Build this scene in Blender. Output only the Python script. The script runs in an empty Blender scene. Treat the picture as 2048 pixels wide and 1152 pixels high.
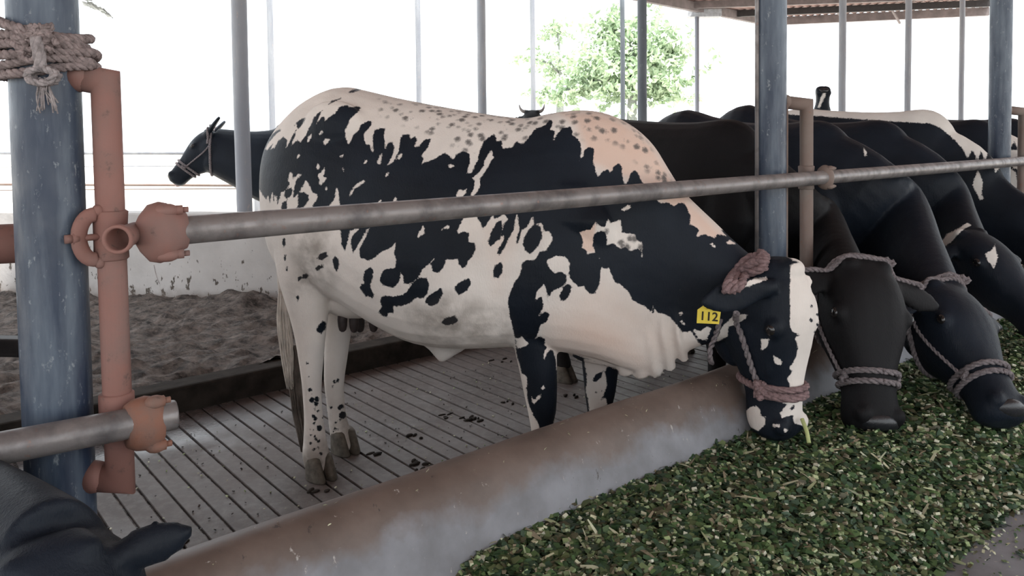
import bpy, math, random
import numpy as np
from mathutils import Vector, Matrix, noise
from mathutils.bvhtree import BVHTree

random.seed(7); rng = np.random.default_rng(7)
scn = bpy.context.scene
COL = scn.collection

# ------------------------------------------------------------------ camera
F, CX, CY, H = 1550.0, 1024.0, 340.0, 1.25
PITCH, ROLL = math.atan(66.7 / 1550), 0.0126
_R0 = np.array([1, 0, 0.0]); FW = np.array([0, math.cos(PITCH), -math.sin(PITCH)])
_U0 = np.array([0, math.sin(PITCH), math.cos(PITCH)])
RT = math.cos(ROLL) * _R0 - math.sin(ROLL) * _U0
UP = math.sin(ROLL) * _R0 + math.cos(ROLL) * _U0
CAM = np.array([0, 0, H])
cd = bpy.data.cameras.new('camera'); cam = bpy.data.objects.new('camera', cd); COL.objects.link(cam)
cd.sensor_width = 36; cd.lens = F / 2048 * 36; cd.shift_y = -(576 - CY) / 2048
cd.clip_start = 0.05; cd.clip_end = 400
m = Matrix.Identity(4)
for i in range(3):
    m[i][0] = RT[i]; m[i][1] = UP[i]; m[i][2] = -FW[i]; m[i][3] = CAM[i]
cam.matrix_world = m
scn.camera = cam

# ------------------------------------------------------------------ light
scn.view_settings.view_transform = 'Standard'; scn.view_settings.look = 'None'
scn.view_settings.exposure = 0.0; scn.view_settings.gamma = 1.0
scn.view_settings.use_curve_mapping = False
w = bpy.data.worlds.new('overcast_sky'); scn.world = w; w.use_nodes = True
bg = w.node_tree.nodes['Background']
bg.inputs[0].default_value = (0.90, 0.955, 1.0, 1); bg.inputs[1].default_value = 2.3
sd = bpy.data.lights.new('sun', 'SUN'); sun = bpy.data.objects.new('sun', sd); COL.objects.link(sun)
sd.energy = 11.0; sd.angle = math.radians(2); sd.color = (1, 0.97, 0.92)
sun.rotation_euler = (math.radians(12), math.radians(14), 0); sun.location = (0, 0, 9)

# ------------------------------------------------------------------ photo geometry -> place
def ray(x, y):
    d = FW + RT * ((x - CX) / F) + UP * ((CY - y) / F); return d / d[1]
def atY(x, y, Y): return CAM + ray(x, y) * Y
def atz(x, y, z):
    d = ray(x, y); return CAM + d * ((z - H) / d[2])
def atpl(x, y, P, n):
    d = ray(x, y); return CAM + d * (np.dot(np.array(P) - CAM, n) / np.dot(d, n))
def proj(P):
    v = np.asarray(P) - CAM; ww = v @ FW
    return np.stack([CX + F * (v @ RT) / ww, CY - F * (v @ UP) / ww], -1)
def V(*a): return np.array(a, float)
def nrm(a): a = np.asarray(a, float); return a / max(np.linalg.norm(a), 1e-9)

RA = V(-0.626, 1.41, 0)                      # the rail line on plan
E1 = V(0.76642, 0.64234, 0); Q1 = V(0.64234, -0.76642, 0); Z1 = V(0, 0, 1)
def kq(k, q, z=0.0): return RA + E1 * k + Q1 * q + Z1 * z

# ------------------------------------------------------------------ materials
def mat(name):
    mt = bpy.data.materials.new(name); mt.use_nodes = True
    nt = mt.node_tree; b = nt.nodes['Principled BSDF']
    return mt, nt, b
def N(nt, typ, **kw):
    n = nt.nodes.new(typ)
    for k, v in kw.items():
        if k in ('operation', 'blend_type', 'data_type', 'attribute_name', 'feature', 'distance', 'noise_dimensions', 'interpolation_type', 'wave_type'): setattr(n, k, v)
        else: n.inputs[k].default_value = v
    return n
def mixc(nt, fac, a, b, blend='MIX'):
    n = nt.nodes.new('ShaderNodeMix'); n.data_type = 'RGBA'; n.blend_type = blend
    for s, v in ((0, fac), (6, a), (7, b)):
        if isinstance(v, bpy.types.NodeSocket): nt.links.new(v, n.inputs[s])
        elif isinstance(v, (int, float)): n.inputs[s].default_value = v
        else: n.inputs[s].default_value = (*v, 1) if len(v) == 3 else v
    return n.outputs[2]
def mth(nt, op, a, b=None, clamp=False):
    n = nt.nodes.new('ShaderNodeMath'); n.operation = op; n.use_clamp = clamp
    for s, v in ((0, a), (1, b)):
        if v is None: continue
        if isinstance(v, bpy.types.NodeSocket): nt.links.new(v, n.inputs[s])
        else: n.inputs[s].default_value = v
    return n.outputs[0]
def ramp(nt, x, lo, hi, a=0.0, b=1.0):
    n = nt.nodes.new('ShaderNodeMapRange'); n.clamp = True
    nt.links.new(x, n.inputs[0]); n.inputs[1].default_value = lo; n.inputs[2].default_value = hi
    n.inputs[3].default_value = a; n.inputs[4].default_value = b
    return n.outputs[0]
def coords(nt, scale=(1, 1, 1), rotz=0.0, loc=(0, 0, 0)):
    g = nt.nodes.new('ShaderNodeNewGeometry'); mp = nt.nodes.new('ShaderNodeMapping')
    nt.links.new(g.outputs['Position'], mp.inputs[0])
    mp.inputs['Scale'].default_value = scale; mp.inputs['Rotation'].default_value = (0, 0, rotz)
    mp.inputs['Location'].default_value = loc
    return mp.outputs[0]
def nz(nt, co, scale, detail=4, rough=0.55):
    n = N(nt, 'ShaderNodeTexNoise', Scale=scale, Detail=detail, Roughness=rough); nt.links.new(co, n.inputs['Vector']); return n.outputs[0]
def bump(nt, b, h, strength=0.4, dist=0.01):
    n = N(nt, 'ShaderNodeBump', Strength=strength, Distance=dist); nt.links.new(h, n.inputs['Height']); nt.links.new(n.outputs[0], b.inputs['Normal'])
def setc(b, c, rough=0.6, spec=0.5, metal=0.0):
    b.inputs['Base Color'].default_value = (*c, 1); b.inputs['Roughness'].default_value = rough
    b.inputs['Specular IOR Level'].default_value = spec; b.inputs['Metallic'].default_value = metal
def plain(name, c, rough=0.6, spec=0.5, metal=0.0, var=0.25, scale=30, bmp=0.2):
    mt, nt, b = mat(name); setc(b, c, rough, spec, metal)
    co = coords(nt); n1 = nz(nt, co, scale)
    col = mixc(nt, ramp(nt, n1, 0.3, 0.7), tuple(x * (1 - var) for x in c), tuple(min(1, x * (1 + var)) for x in c))
    nt.links.new(col, b.inputs['Base Color'])
    if bmp: bump(nt, b, nz(nt, co, scale * 3), bmp, 0.003)
    return mt
def streaked(name, c1, c2, c3, rough, metal=0.0, vert=True, spec=0.5, amount=(0.45, 0.7), sc=12):
    """paint or galvanised steel with worn streaks and grime"""
    mt, nt, b = mat(name); setc(b, c1, rough, spec, metal)
    co = coords(nt, (1, 1, 0.12) if vert else (1, 1, 1))
    c = mixc(nt, ramp(nt, nz(nt, co, sc, 6, 0.6), amount[0], amount[1]), c1, c2)
    co2 = coords(nt, (1, 1, 0.5 if vert else 1))
    c = mixc(nt, ramp(nt, nz(nt, co2, sc * 4, 6, 0.7), 0.60, 0.72), c, c3)
    nt.links.new(c, b.inputs['Base Color'])
    nt.links.new(ramp(nt, nz(nt, co2, sc * 2), 0.3, 0.7, rough - 0.12, rough + 0.15), b.inputs['Roughness'])
    bump(nt, b, nz(nt, co2, sc * 6, 5), 0.35, 0.002)
    return mt

M = {}
M['post'] = streaked('blue_black_paint', (0.020, 0.034, 0.064), (0.115, 0.145, 0.185), (0.26, 0.29, 0.31), 0.40, sc=16, amount=(0.40, 0.66))
M['post_far'] = streaked('flare_paled_pole_paint', (0.25, 0.265, 0.30), (0.36, 0.375, 0.40), (0.40, 0.34, 0.32), 0.6, sc=9)  # lens flare over the distant poles is painted in as a lighter grey
M['post_dark'] = streaked('dark_pole_paint', (0.09, 0.105, 0.125), (0.15, 0.17, 0.18), (0.22, 0.23, 0.24), 0.55, sc=7)
M['rust'] = streaked('rusty_pink_primer', (0.235, 0.115, 0.095), (0.20, 0.13, 0.115), (0.11, 0.07, 0.06), 0.72, vert=False, sc=9)
M['rust2'] = streaked('orange_rust', (0.23, 0.105, 0.07), (0.19, 0.13, 0.11), (0.09, 0.055, 0.045), 0.75, vert=False, sc=16)
M['tan'] = streaked('dusty_brown_primer', (0.17, 0.12, 0.10), (0.20, 0.165, 0.145), (0.22, 0.10, 0.06), 0.7, vert=False, sc=9)
M['pipe'] = streaked('galvanised_pipe', (0.22, 0.20, 0.195), (0.09, 0.083, 0.085), (0.27, 0.16, 0.13), 0.42, metal=0.3, vert=False, sc=14)
M['dark'] = plain('dark_steel', (0.028, 0.026, 0.027), 0.6)
M['hole'] = plain('pipe_bore', (0.06, 0.04, 0.04), 0.8)
M['rope'] = plain('jute_rope', (0.235, 0.19, 0.185), 0.9, 0.2, var=0.4, scale=90, bmp=0.8)
M['rope_brown'] = plain('brown_rope', (0.215, 0.145, 0.145), 0.9, 0.2, var=0.35, scale=90, bmp=0.8)
M['rope_grey'] = plain('grey_rope', (0.19, 0.165, 0.17), 0.9, 0.2, var=0.4, scale=110, bmp=0.8)
M['twine'] = plain('frayed_twine', (0.28, 0.25, 0.25), 0.9, 0.2, var=0.4, scale=90, bmp=0.8)
M['hoof'] = plain('hoof_horn', (0.105, 0.09, 0.072), 0.7, 0.3, var=0.4, scale=40, bmp=0.5)
M['horn'] = plain('horn', (0.16, 0.14, 0.13), 0.5, 0.4, scale=50)
M['teat'] = plain('dark_teat_skin', (0.035, 0.025, 0.024), 0.6, 0.4, scale=60)
M['tagy'] = plain('yellow_tag_plastic', (0.75, 0.58, 0.06), 0.4, 0.5, var=0.08, scale=40, bmp=0.05)
M['ink'] = plain('tag_ink', (0.025, 0.02, 0.01), 0.6, 0.3)
M['stem'] = plain('maize_stalk', (0.42, 0.46, 0.2), 0.6, 0.3, var=0.2)
M['hairw'] = plain('tail_hair_white', (0.52, 0.47, 0.42), 0.7, 0.3, var=0.25, scale=20, bmp=0)
M['hairb'] = plain('tail_hair_dirty', (0.10, 0.082, 0.07), 0.8, 0.3, var=0.5, scale=14, bmp=0)
mt, nt, b = mat('eye_gloss'); setc(b, (0.012, 0.01, 0.01), 0.08, 0.6); M['eye'] = mt
mt, nt, b = mat('wet_nose'); setc(b, (0.014, 0.015, 0.018), 0.30, 0.6); bump(nt, b, nz(nt, coords(nt), 220), 0.4, 0.002); M['nose'] = mt

def coat_mat(name, black=(0.0066, 0.0094, 0.0146), white=(0.76, 0.72, 0.675), rough=0.52, rel=0.30):
    mt, nt, b = mat(name); setc(b, black, rough, 0.32)
    co = coords(nt)
    a = N(nt, 'ShaderNodeAttribute', attribute_name='coat').outputs['Fac']
    pk = N(nt, 'ShaderNodeAttribute', attribute_name='pink').outputs['Fac']
    ro = N(nt, 'ShaderNodeAttribute', attribute_name='roan').outputs['Fac']
    dt = N(nt, 'ShaderNodeAttribute', attribute_name='dirt').outputs['Fac']
    jag = mth(nt, 'SUBTRACT', nz(nt, co, 130, 3, 0.7), 0.5)
    jag2 = mth(nt, 'SUBTRACT', nz(nt, co, 45, 3, 0.6), 0.5)
    d = mth(nt, 'ADD', a, mth(nt, 'ADD', mth(nt, 'MULTIPLY', jag, 7.0), mth(nt, 'MULTIPLY', jag2, 4.5)))
    isb = ramp(nt, d, -0.9, 0.9)
    wv = mixc(nt, ramp(nt, nz(nt, co, 7, 4), 0.35, 0.7), white, tuple(x * 0.86 for x in white))
    wv = mixc(nt, pk, wv, mixc(nt, nz(nt, co, 9), (0.70, 0.56, 0.485), (0.66, 0.46, 0.37)))
    vo = N(nt, 'ShaderNodeTexVoronoi', Scale=32, Randomness=1.0); nt.links.new(co, vo.inputs['Vector'])
    sp = ramp(nt, mth(nt, 'ADD', vo.outputs['Distance'], mth(nt, 'MULTIPLY', jag, 0.5)), 0.20, 0.46, 1.0, 0.0)
    wv = mixc(nt, mth(nt, 'MULTIPLY', sp, mth(nt, 'MULTIPLY', ro, 0.9)), wv, (0.12, 0.11, 0.105))
    wv = mixc(nt, mth(nt, 'MULTIPLY', dt, ramp(nt, nz(nt, co, 14, 5), 0.3, 0.62)), wv, (0.13, 0.105, 0.08))
    bv = mixc(nt, ramp(nt, nz(nt, coords(nt, loc=(3, 1, 2)), 3.0, 3), 0.35, 0.75), black, tuple(x * 1.9 for x in black))
    bv = mixc(nt, mth(nt, 'MULTIPLY', dt, 0.7), bv, (0.05, 0.043, 0.038))
    nt.links.new(mixc(nt, isb, wv, bv), b.inputs['Base Color'])
    nt.links.new(ramp(nt, isb, 0, 1, 0.75, rough), b.inputs['Roughness'])
    nt.links.new(ramp(nt, isb, 0, 1, 0.15, 0.16), b.inputs['Specular IOR Level'])
    hair = coords(nt, (1, 1, 0.25))
    bump(nt, b, mth(nt, 'ADD', nz(nt, hair, 240, 3, 0.7), mth(nt, 'MULTIPLY', nz(nt, co, 22, 3), 1.6)), rel, 0.006)
    return mt
M['coat'] = coat_mat('cow_coat')
M['coat_black'] = coat_mat('black_cow_coat', rough=0.48)
M['coat_brownblack'] = coat_mat('brownish_black_cow_coat', black=(0.0058, 0.0056, 0.0064), rough=0.6)

# ------------------------------------------------------------------ mesh helpers
ORIG = {}
class MB:
    def __init__(s): s.v = []; s.f = []; s.n = 0
    def add(s, v, f):
        v = np.asarray(v, float); s.v.append(v); s.f += [tuple(i + s.n for i in q) for q in f]; s.n += len(v); return s
    def loft(s, rings, cap=True):
        rings = [np.asarray(r) for r in rings]; n = len(rings[0]); f = []
        v = np.concatenate(rings)
        for a in range(len(rings) - 1):
            for i in range(n):
                j = (i + 1) % n; f.append((a * n + i, a * n + j, (a + 1) * n + j, (a + 1) * n + i))
        if cap:
            c0 = len(v); v = np.concatenate([v, [rings[0].mean(0)], [rings[-1].mean(0)]])
            L = (len(rings) - 1) * n
            for i in range(n):
                j = (i + 1) % n; f.append((c0, j, i)); f.append((c0 + 1, L + i, L + j))
        return s.add(v, f)
    def tube(s, pts, r, n=12, cap=True, flat=None, twist0=None):
        pts = np.asarray(pts, float); m_ = len(pts)
        r = np.full(m_, r) if np.isscalar(r) else np.asarray(r, float)
        T = np.gradient(pts, axis=0); T /= np.maximum(np.linalg.norm(T, axis=1), 1e-9)[:, None]
        u = np.cross(T[0], V(0, 0, 1) if abs(T[0][2]) < 0.9 else V(1, 0, 0)) if twist0 is None else twist0; u = nrm(u)
        rings = []; th = np.linspace(0, 2 * math.pi, n, endpoint=False)
        for i in range(m_):
            u = nrm(u - T[i] * (u @ T[i])); w_ = np.cross(T[i], u)
            fl = 1 if flat is None else flat
            rings.append(pts[i] + r[i] * (np.cos(th)[:, None] * u + fl * np.sin(th)[:, None] * w_))
        return s.loft(rings, cap)
    def cyl(s, a, b, r, r2=None, n=24): return s.tube([a, b], [r, r if r2 is None else r2], n)
    def box(s, c, sz, ax=None):
        ax = np.eye(3) if ax is None else np.asarray(ax); c = np.asarray(c, float); v = []
        for i in (-.5, .5):
            for j in (-.5, .5):
                for k in (-.5, .5): v.append(c + ax[0] * sz[0] * i + ax[1] * sz[1] * j + ax[2] * sz[2] * k)
        return s.add(v, [(0, 1, 3, 2), (4, 6, 7, 5), (0, 4, 5, 1), (2, 3, 7, 6), (0, 2, 6, 4), (1, 5, 7, 3)])
    def ell(s, c, rad, ax=None, n=14):
        ax = np.eye(3) if ax is None else np.asarray(ax); rings = []
        for i in range(1, n):
            ph = math.pi * i / n; th = np.linspace(0, 2 * math.pi, 2 * n, endpoint=False)
            rings.append(np.asarray(c) + np.outer(math.sin(ph) * np.cos(th) * rad[0], ax[0]) + np.outer(math.sin(ph) * np.sin(th) * rad[1], ax[1]) + math.cos(ph) * rad[2] * np.asarray(ax[2]))
        return s.loft(rings)
    def rope(s, pts, R, strands=3, pitch=None, n=7, seg=None):
        pts = resample(pts, seg or R * 0.7); pitch = pitch or R * 6
        T = np.gradient(pts, axis=0); T /= np.maximum(np.linalg.norm(T, axis=1), 1e-9)[:, None]
        L = np.concatenate([[0], np.cumsum(np.linalg.norm(np.diff(pts, axis=0), axis=1))])
        u = nrm(np.cross(T[0], V(0.1, 0.2, 1))); U_ = []
        for i in range(len(pts)):
            u = nrm(u - T[i] * (u @ T[i])); U_.append(u)
        U_ = np.array(U_); W_ = np.cross(T, U_)
        for k in range(strands):
            a = 2 * math.pi * (L / pitch + k / strands)
            s.tube(pts + R * 0.48 * (np.cos(a)[:, None] * U_ + np.sin(a)[:, None] * W_), R * 0.56, n)
        return s
    def build(s, name, m_, parent=None, smooth=True, loc=None, **props):
        v = np.concatenate(s.v) if s.v else np.zeros((0, 3))
        if parent is not None: o0 = ORIG[parent.name]
        elif loc is not None: o0 = np.asarray(loc, float)
        else: lo, hi = v.min(0), v.max(0); o0 = V((lo[0] + hi[0]) / 2, (lo[1] + hi[1]) / 2, lo[2])
        me = bpy.data.meshes.new(name); me.from_pydata((v - o0).tolist(), [], s.f); me.update()
        for k in (m_ if isinstance(m_, (list, tuple)) else [m_]): me.materials.append(k)
        if smooth: me.polygons.foreach_set('use_smooth', [True] * len(me.polygons))
        o = bpy.data.objects.new(name, me); COL.objects.link(o)
        if parent is not None: o.parent = parent
        else: o.location = o0
        ORIG[o.name] = o0
        for k, v_ in props.items(): o[k] = v_
        return o
def resample(pts, seg):
    pts = np.asarray(pts, float)
    # Catmull-Rom then even spacing
    if len(pts) > 2:
        P = np.concatenate([[2 * pts[0] - pts[1]], pts, [2 * pts[-1] - pts[-2]]]); out = []
        for i in range(1, len(P) - 2):
            for t in np.linspace(0, 1, 12, endpoint=False):
                a, b_, c, d = P[i - 1], P[i], P[i + 1], P[i + 2]
                out.append(0.5 * ((2 * b_) + (-a + c) * t + (2 * a - 5 * b_ + 4 * c - d) * t * t + (-a + 3 * b_ - 3 * c + d) * t ** 3))
        out.append(pts[-1]); pts = np.array(out)
    L = np.concatenate([[0], np.cumsum(np.linalg.norm(np.diff(pts, axis=0), axis=1))])
    n = max(2, int(L[-1] / seg) + 1); t = np.linspace(0, L[-1], n)
    return np.stack([np.interp(t, L, pts[:, k]) for k in range(3)], 1)
def thing(name, label, cat, loc=(0, 0, 0), group=None):
    o = bpy.data.objects.new(name, None); COL.objects.link(o); o.location = loc; o.empty_display_size = 0.1
    ORIG[o.name] = np.asarray(loc, float); o['label'] = label; o['category'] = cat
    if group: o['group'] = group
    return o
def struct(o): o['kind'] = 'structure'; return o
def angbevel(o, w_=0.004, seg=2):
    md = o.modifiers.new('bevel', 'BEVEL'); md.width = w_; md.segments = seg; md.limit_method = 'ANGLE'; md.angle_limit = 0.7
    return o
# ------------------------------------------------------------------ ground, walls, roof
def floor_mat():
    mt, nt, b = mat('slatted_floor_concrete'); co = coords(nt)
    c = mixc(nt, ramp(nt, nz(nt, co, 2.2, 5), 0.3, 0.7), (0.080, 0.067, 0.061), (0.125, 0.105, 0.097))
    c = mixc(nt, ramp(nt, nz(nt, co, 26, 6, 0.7), 0.45, 0.75), c, (0.17, 0.15, 0.145))
    c = mixc(nt, ramp(nt, nz(nt, coords(nt, loc=(5, 0, 0)), 9, 6, 0.7), 0.60, 0.68), c, (0.10, 0.085, 0.078))
    g = nt.nodes.new('ShaderNodeNewGeometry'); dp = nt.nodes.new('ShaderNodeVectorMath'); dp.operation = 'DOT_PRODUCT'
    nt.links.new(g.outputs['Position'], dp.inputs[0]); dp.inputs[1].default_value = tuple(Q1)
    q = mth(nt, 'SUBTRACT', dp.outputs['Value'], float(RA @ Q1))
    dk = nt.nodes.new('ShaderNodeVectorMath'); dk.operation = 'DOT_PRODUCT'
    nt.links.new(g.outputs['Position'], dk.inputs[0]); dk.inputs[1].default_value = tuple(E1)
    kk_ = mth(nt, 'SUBTRACT', dk.outputs['Value'], float(RA @ E1))
    wet = mth(nt, 'MULTIPLY', ramp(nt, mth(nt, 'ADD', q, mth(nt, 'MULTIPLY', nz(nt, co, 3, 3), 0.7)), -1.38, -1.58), ramp(nt, kk_, 1.25, .75))
    damp = ramp(nt, nz(nt, coords(nt, loc=(1, 7, 0)), 4, 4), 0.4, 0.7)
    r_ = mth(nt, 'SUBTRACT', mth(nt, 'SUBTRACT', 0.62, mth(nt, 'MULTIPLY', damp, 0.16)), mth(nt, 'MULTIPLY', wet, 0.34), True)
    c = mixc(nt, mth(nt, 'MULTIPLY', wet, 0.5), c, (0.085, 0.078, 0.085))
    nt.links.new(c, b.inputs['Base Color']); nt.links.new(r_, b.inputs['Roughness']); nt.links.new(ramp(nt, wet, 0, 1, .32, 1.0), b.inputs['Specular IOR Level'])
    bump(nt, b, nz(nt, co, 60, 5), 0.25, 0.003); return mt
M['floor'] = floor_mat()
def groove_mat():
    mt, nt, b = mat('dung_filled_groove'); co = coords(nt)
    c = mixc(nt, ramp(nt, nz(nt, co, 30, 5, 0.7), 0.35, 0.65), (0.05, 0.04, 0.035), (0.20, 0.17, 0.155))
    nt.links.new(c, b.inputs['Base Color']); nt.links.new(ramp(nt, nz(nt, co, 12, 3), 0.45, 0.6, 0.7, 0.12), b.inputs['Roughness'])
    bump(nt, b, nz(nt, co, 70, 4), 0.9, 0.01); return mt
M['groove'] = groove_mat()
def mud_mat():
    mt, nt, b = mat('trampled_dung_earth'); co = coords(nt, (1, 1.6, 1))
    c = mixc(nt, ramp(nt, nz(nt, co, 11, 8, 0.75), 0.38, 0.64), (0.032, 0.026, 0.023), (0.25, 0.205, 0.18))
    c = mixc(nt, ramp(nt, nz(nt, co, 45, 6, 0.7), 0.58, 0.72), c, (0.30, 0.255, 0.235))
    nt.links.new(c, b.inputs['Base Color']); b.inputs['Roughness'].default_value = 0.85
    bump(nt, b, nz(nt, co, 26, 8, 0.7), 1.0, 0.03); return mt
M['mud'] = mud_mat()
def wall_mat():
    mt, nt, b = mat('splashed_limewash'); co = coords(nt)
    c = mixc(nt, ramp(nt, nz(nt, co, 2.5, 5), 0.3, 0.7), (0.46, 0.44, 0.425), (0.62, 0.60, 0.585))
    g = nt.nodes.new('ShaderNodeSeparateXYZ'); nt.links.new(coords(nt), g.inputs[0]); z = g.outputs[2]
    sp = nz(nt, coords(nt, (1.2, 1.2, 0.7)), 16, 5, 0.62)
    th = ramp(nt, z, 0.08, 0.62, 0.545, 0.70)
    c = mixc(nt, ramp(nt, mth(nt, 'SUBTRACT', sp, th), 0.0, 0.03), c, (0.10, 0.085, 0.07))
    c = mixc(nt, mth(nt, 'MULTIPLY', ramp(nt, mth(nt, 'ADD', z, mth(nt, 'MULTIPLY', nz(nt, co, 12), 0.14)), 0.24, 0.13), 0.8), c, (0.22, 0.18, 0.155))
    nt.links.new(c, b.inputs['Base Color']); b.inputs['Roughness'].default_value = 0.85
    bump(nt, b, nz(nt, co, 20, 5), 0.3, 0.01); return mt
M['wall'] = wall_mat()
def curb_mat():
    mt, nt, b = mat('worn_manger_concrete'); co = coords(nt)
    at = N(nt, 'ShaderNodeAttribute', attribute_name='drop').outputs['Fac']     # metres down the manger face
    brown = mixc(nt, ramp(nt, nz(nt, co, 6, 6, 0.6), 0.3, 0.7), (0.095, 0.069, 0.057), (0.175, 0.132, 0.112))
    grey = mixc(nt, ramp(nt, nz(nt, coords(nt, loc=(2, 3, 1)), 7, 6), 0.3, 0.7), (0.15, 0.148, 0.155), (0.27, 0.275, 0.30))
    m_ = ramp(nt, mth(nt, 'ADD', at, mth(nt, 'MULTIPLY', mth(nt, 'SUBTRACT', nz(nt, co, 5, 5, 0.62), 0.5), 0.20)), 0.125, 0.175)
    c = mixc(nt, m_, brown, grey)
    c = mixc(nt, ramp(nt, nz(nt, coords(nt, (1, 1, 0.4)), 38, 6, 0.7), 0.655, 0.70), c, (0.42, 0.39, 0.36))
    c = mixc(nt, ramp(nt, nz(nt, coords(nt, (1, 1, 0.3), loc=(9, 2, 0)), 20, 6, 0.7), 0.66, 0.70), c, (0.06, 0.05, 0.045))
    nt.links.new(c, b.inputs['Base Color']); nt.links.new(ramp(nt, m_, 0, 1, 0.5, 0.62), b.inputs['Roughness'])
    bump(nt, b, nz(nt, co, 30, 6), 0.3, 0.004); return mt
M['curb'] = curb_mat()
M['alley'] = plain('alley_concrete', (0.15, 0.13, 0.12), 0.8, var=0.3, scale=6, bmp=0.4)
M['kerb'] = plain('dark_wet_kerb', (0.030, 0.025, 0.021), 0.9, 0.15, var=0.4, scale=12, bmp=0.6)
M['sand'] = plain('sunlit_yard_sand', (0.60, 0.56, 0.50), 0.9, var=0.15, scale=1.2, bmp=0.3)
M['roofin'] = plain('roof_sheet_underside', (0.33, 0.22, 0.20), 0.7, var=0.3, scale=3, bmp=0.1)
M['rooftrim'] = plain('grey_roof_beam', (0.19, 0.165, 0.165), 0.7, var=0.3, scale=8)

# slatted stall floor: concrete ribs over a dung-filled bed
SP, K0 = 0.076, 0.442
mb = MB()
for i in range(-34, 86):
    k = K0 + SP * i
    r0 = random.uniform(-.0012, .0012)
    pts = [(k + .0045, -.004), (k + .006, 0), (k + SP - .006, 0), (k + SP - .0045, -.004)]
    a = [kq(kk, -0.01, z + r0 * (z == 0)) for kk, z in pts]; c = [kq(kk, -2.2, z + r0 * (z == 0)) for kk, z in pts]
    lo = [kq(k + .004, -0.01, -.03), kq(k + SP - .004, -0.01, -.03), kq(k + SP - .004, -2.2, -.03), kq(k + .004, -2.2, -.03)]
    v = a + c + [lo[0], lo[1], lo[3], lo[2]]
    f = [(0, 1, 5, 4), (1, 2, 6, 5), (2, 3, 7, 6), (8, 0, 4, 10), (3, 9, 11, 7), (8, 9, 3, 2, 1, 0), (4, 5, 6, 7, 11, 10)]
    mb.add(v, f)
fl = struct(mb.build('floor_stall', M['floor'], smooth=False, loc=(0, 0, 0)))
mb = MB(); nk, nq = 500, 90
ks = np.linspace(-2.2, 7, nk); qs = np.linspace(0, -2.2, nq); v = []
for q in qs:
    for k in ks: v.append(kq(k, q, -.012 + .005 * noise.noise(Vector((k * 30, q * 22, 0)))))
mb.add(v, [(j * nk + i, j * nk + i + 1, (j + 1) * nk + i + 1, (j + 1) * nk + i) for j in range(nq - 1) for i in range(nk - 1)])
struct(mb.build('floor_groove_bed', M['groove'], loc=(0, 0, 0)))
# dark kerb behind the stall
mb = MB(); mb.box(kq(2.2, -2.27, .045), (9.4, .14, .15), (E1, Q1, Z1))
struct(angbevel(mb.build('trim_kerb', M['kerb'], smooth=False), .012))

# trampled yard between kerb and wall
WA, WB = V(-2.895, 5.768, 0), V(-1.641, 5.481, 0); WE = nrm(WB - WA); WN = V(-WE[1], WE[0], 0)
mb = MB(); nx, ny = 330, 190; xs = np.linspace(-6.5, 3.6, nx); ys = np.linspace(1.2, 6.6, ny); v = []
mound = atz(415, 612, .1)
for y in ys:
    for x in xs:
        p = V(x, y, 0); z = .085 + .022 * abs(noise.noise(Vector((x * 16, y * 22, 7)))) + .05 * noise.fractal(Vector((x * 2.2, y * 3.2, 0)), 0.8, 2.2, 5) + .035 * noise.noise(Vector((x * 9, y * 13, 4)))
        d = (p - mound)[:2]; z += .10 * math.exp(-((d[0] - .25) ** 2 / .12 + (d[1]) ** 2 / .05))
        v.append((x, y, z))
fc = []
for j in range(ny - 1):
    for i in range(nx - 1):
        p = V((xs[i] + xs[i + 1]) / 2, (ys[j] + ys[j + 1]) / 2, 0)
        if (p - RA) @ Q1 < -2.31 and (p - WA) @ WN < 0.02: fc.append((j * nx + i, j * nx + i + 1, (j + 1) * nx + i + 1, (j + 1) * nx + i))
mb.add(v, fc); struct(mb.build('ground_yard', M['mud'], loc=(0, 0, 0)))
# limewashed low wall
mb = MB(); L0, L1 = -4.5, 3.35
mb.box(WA + WE * (L0 + L1) / 2 + WN * .085 + Z1 * .34, (L1 - L0, .15, .76), (WE, WN, Z1))
struct(angbevel(mb.build('wall_back', M['wall'], smooth=False), .015))
# yard outside
mb = MB(); mb.box((0, 20, -.09), (140, 120, .1)); struct(mb.build('ground_outside', M['sand'], smooth=False))

# manger kerb (profile q, z), cows' side to feed side
prof = [(-.075, -.02), (-.075, .40), (-.068, .44), (-.05, .464), (-.02, .478), (.005, .481), (.025, .478), (.045, .468), (.065, .447), (.082, .42), (.098, .385), (.113, .345), (.13, .30), (.15, .255), (.175, .22), (.21, .195), (.27, .185), (.5, .182), (1.2, .18), (5.5, .18)]
mb = MB(); nk = 420; ks = np.linspace(-3.5, 11, nk); v = []; npf = len(prof); drop = []
for k in ks:
    wob = .006 * noise.noise(Vector((k * 1.3, 0, 0))); s = 0
    for j, (q, z) in enumerate(prof):
        qq = q + (wob + .003 * noise.noise(Vector((k * 5, j, 1)))) * (q < .3)
        v.append(kq(k, qq, z + .004 * noise.noise(Vector((k * 3, q * 6, 3))) * (z > -.01)))
        if j >= 5: s += math.hypot(q - prof[j - 1][0], z - prof[j - 1][1])
        drop.append(s)
mb.add(v, [(i * npf + j, (i + 1) * npf + j, (i + 1) * npf + j + 1, i * npf + j + 1) for i in range(nk - 1) for j in range(npf - 2)])
cb = struct(mb.build('floor_manger_kerb', M['curb'], loc=(0, 0, 0)))
cb.data.attributes.new('drop', 'FLOAT', 'POINT').data.foreach_set('value', np.array(drop, 'f'))
mb = MB(); mb.add([kq(-3.5, 1.15, .181), kq(11, 1.15, .181), kq(11, 5.5, .181), kq(-3.5, 5.5, .181)], [(0, 3, 2, 1)])
struct(mb.build('floor_alley', M['alley'], smooth=False, loc=(0, 0, 0)))
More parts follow.
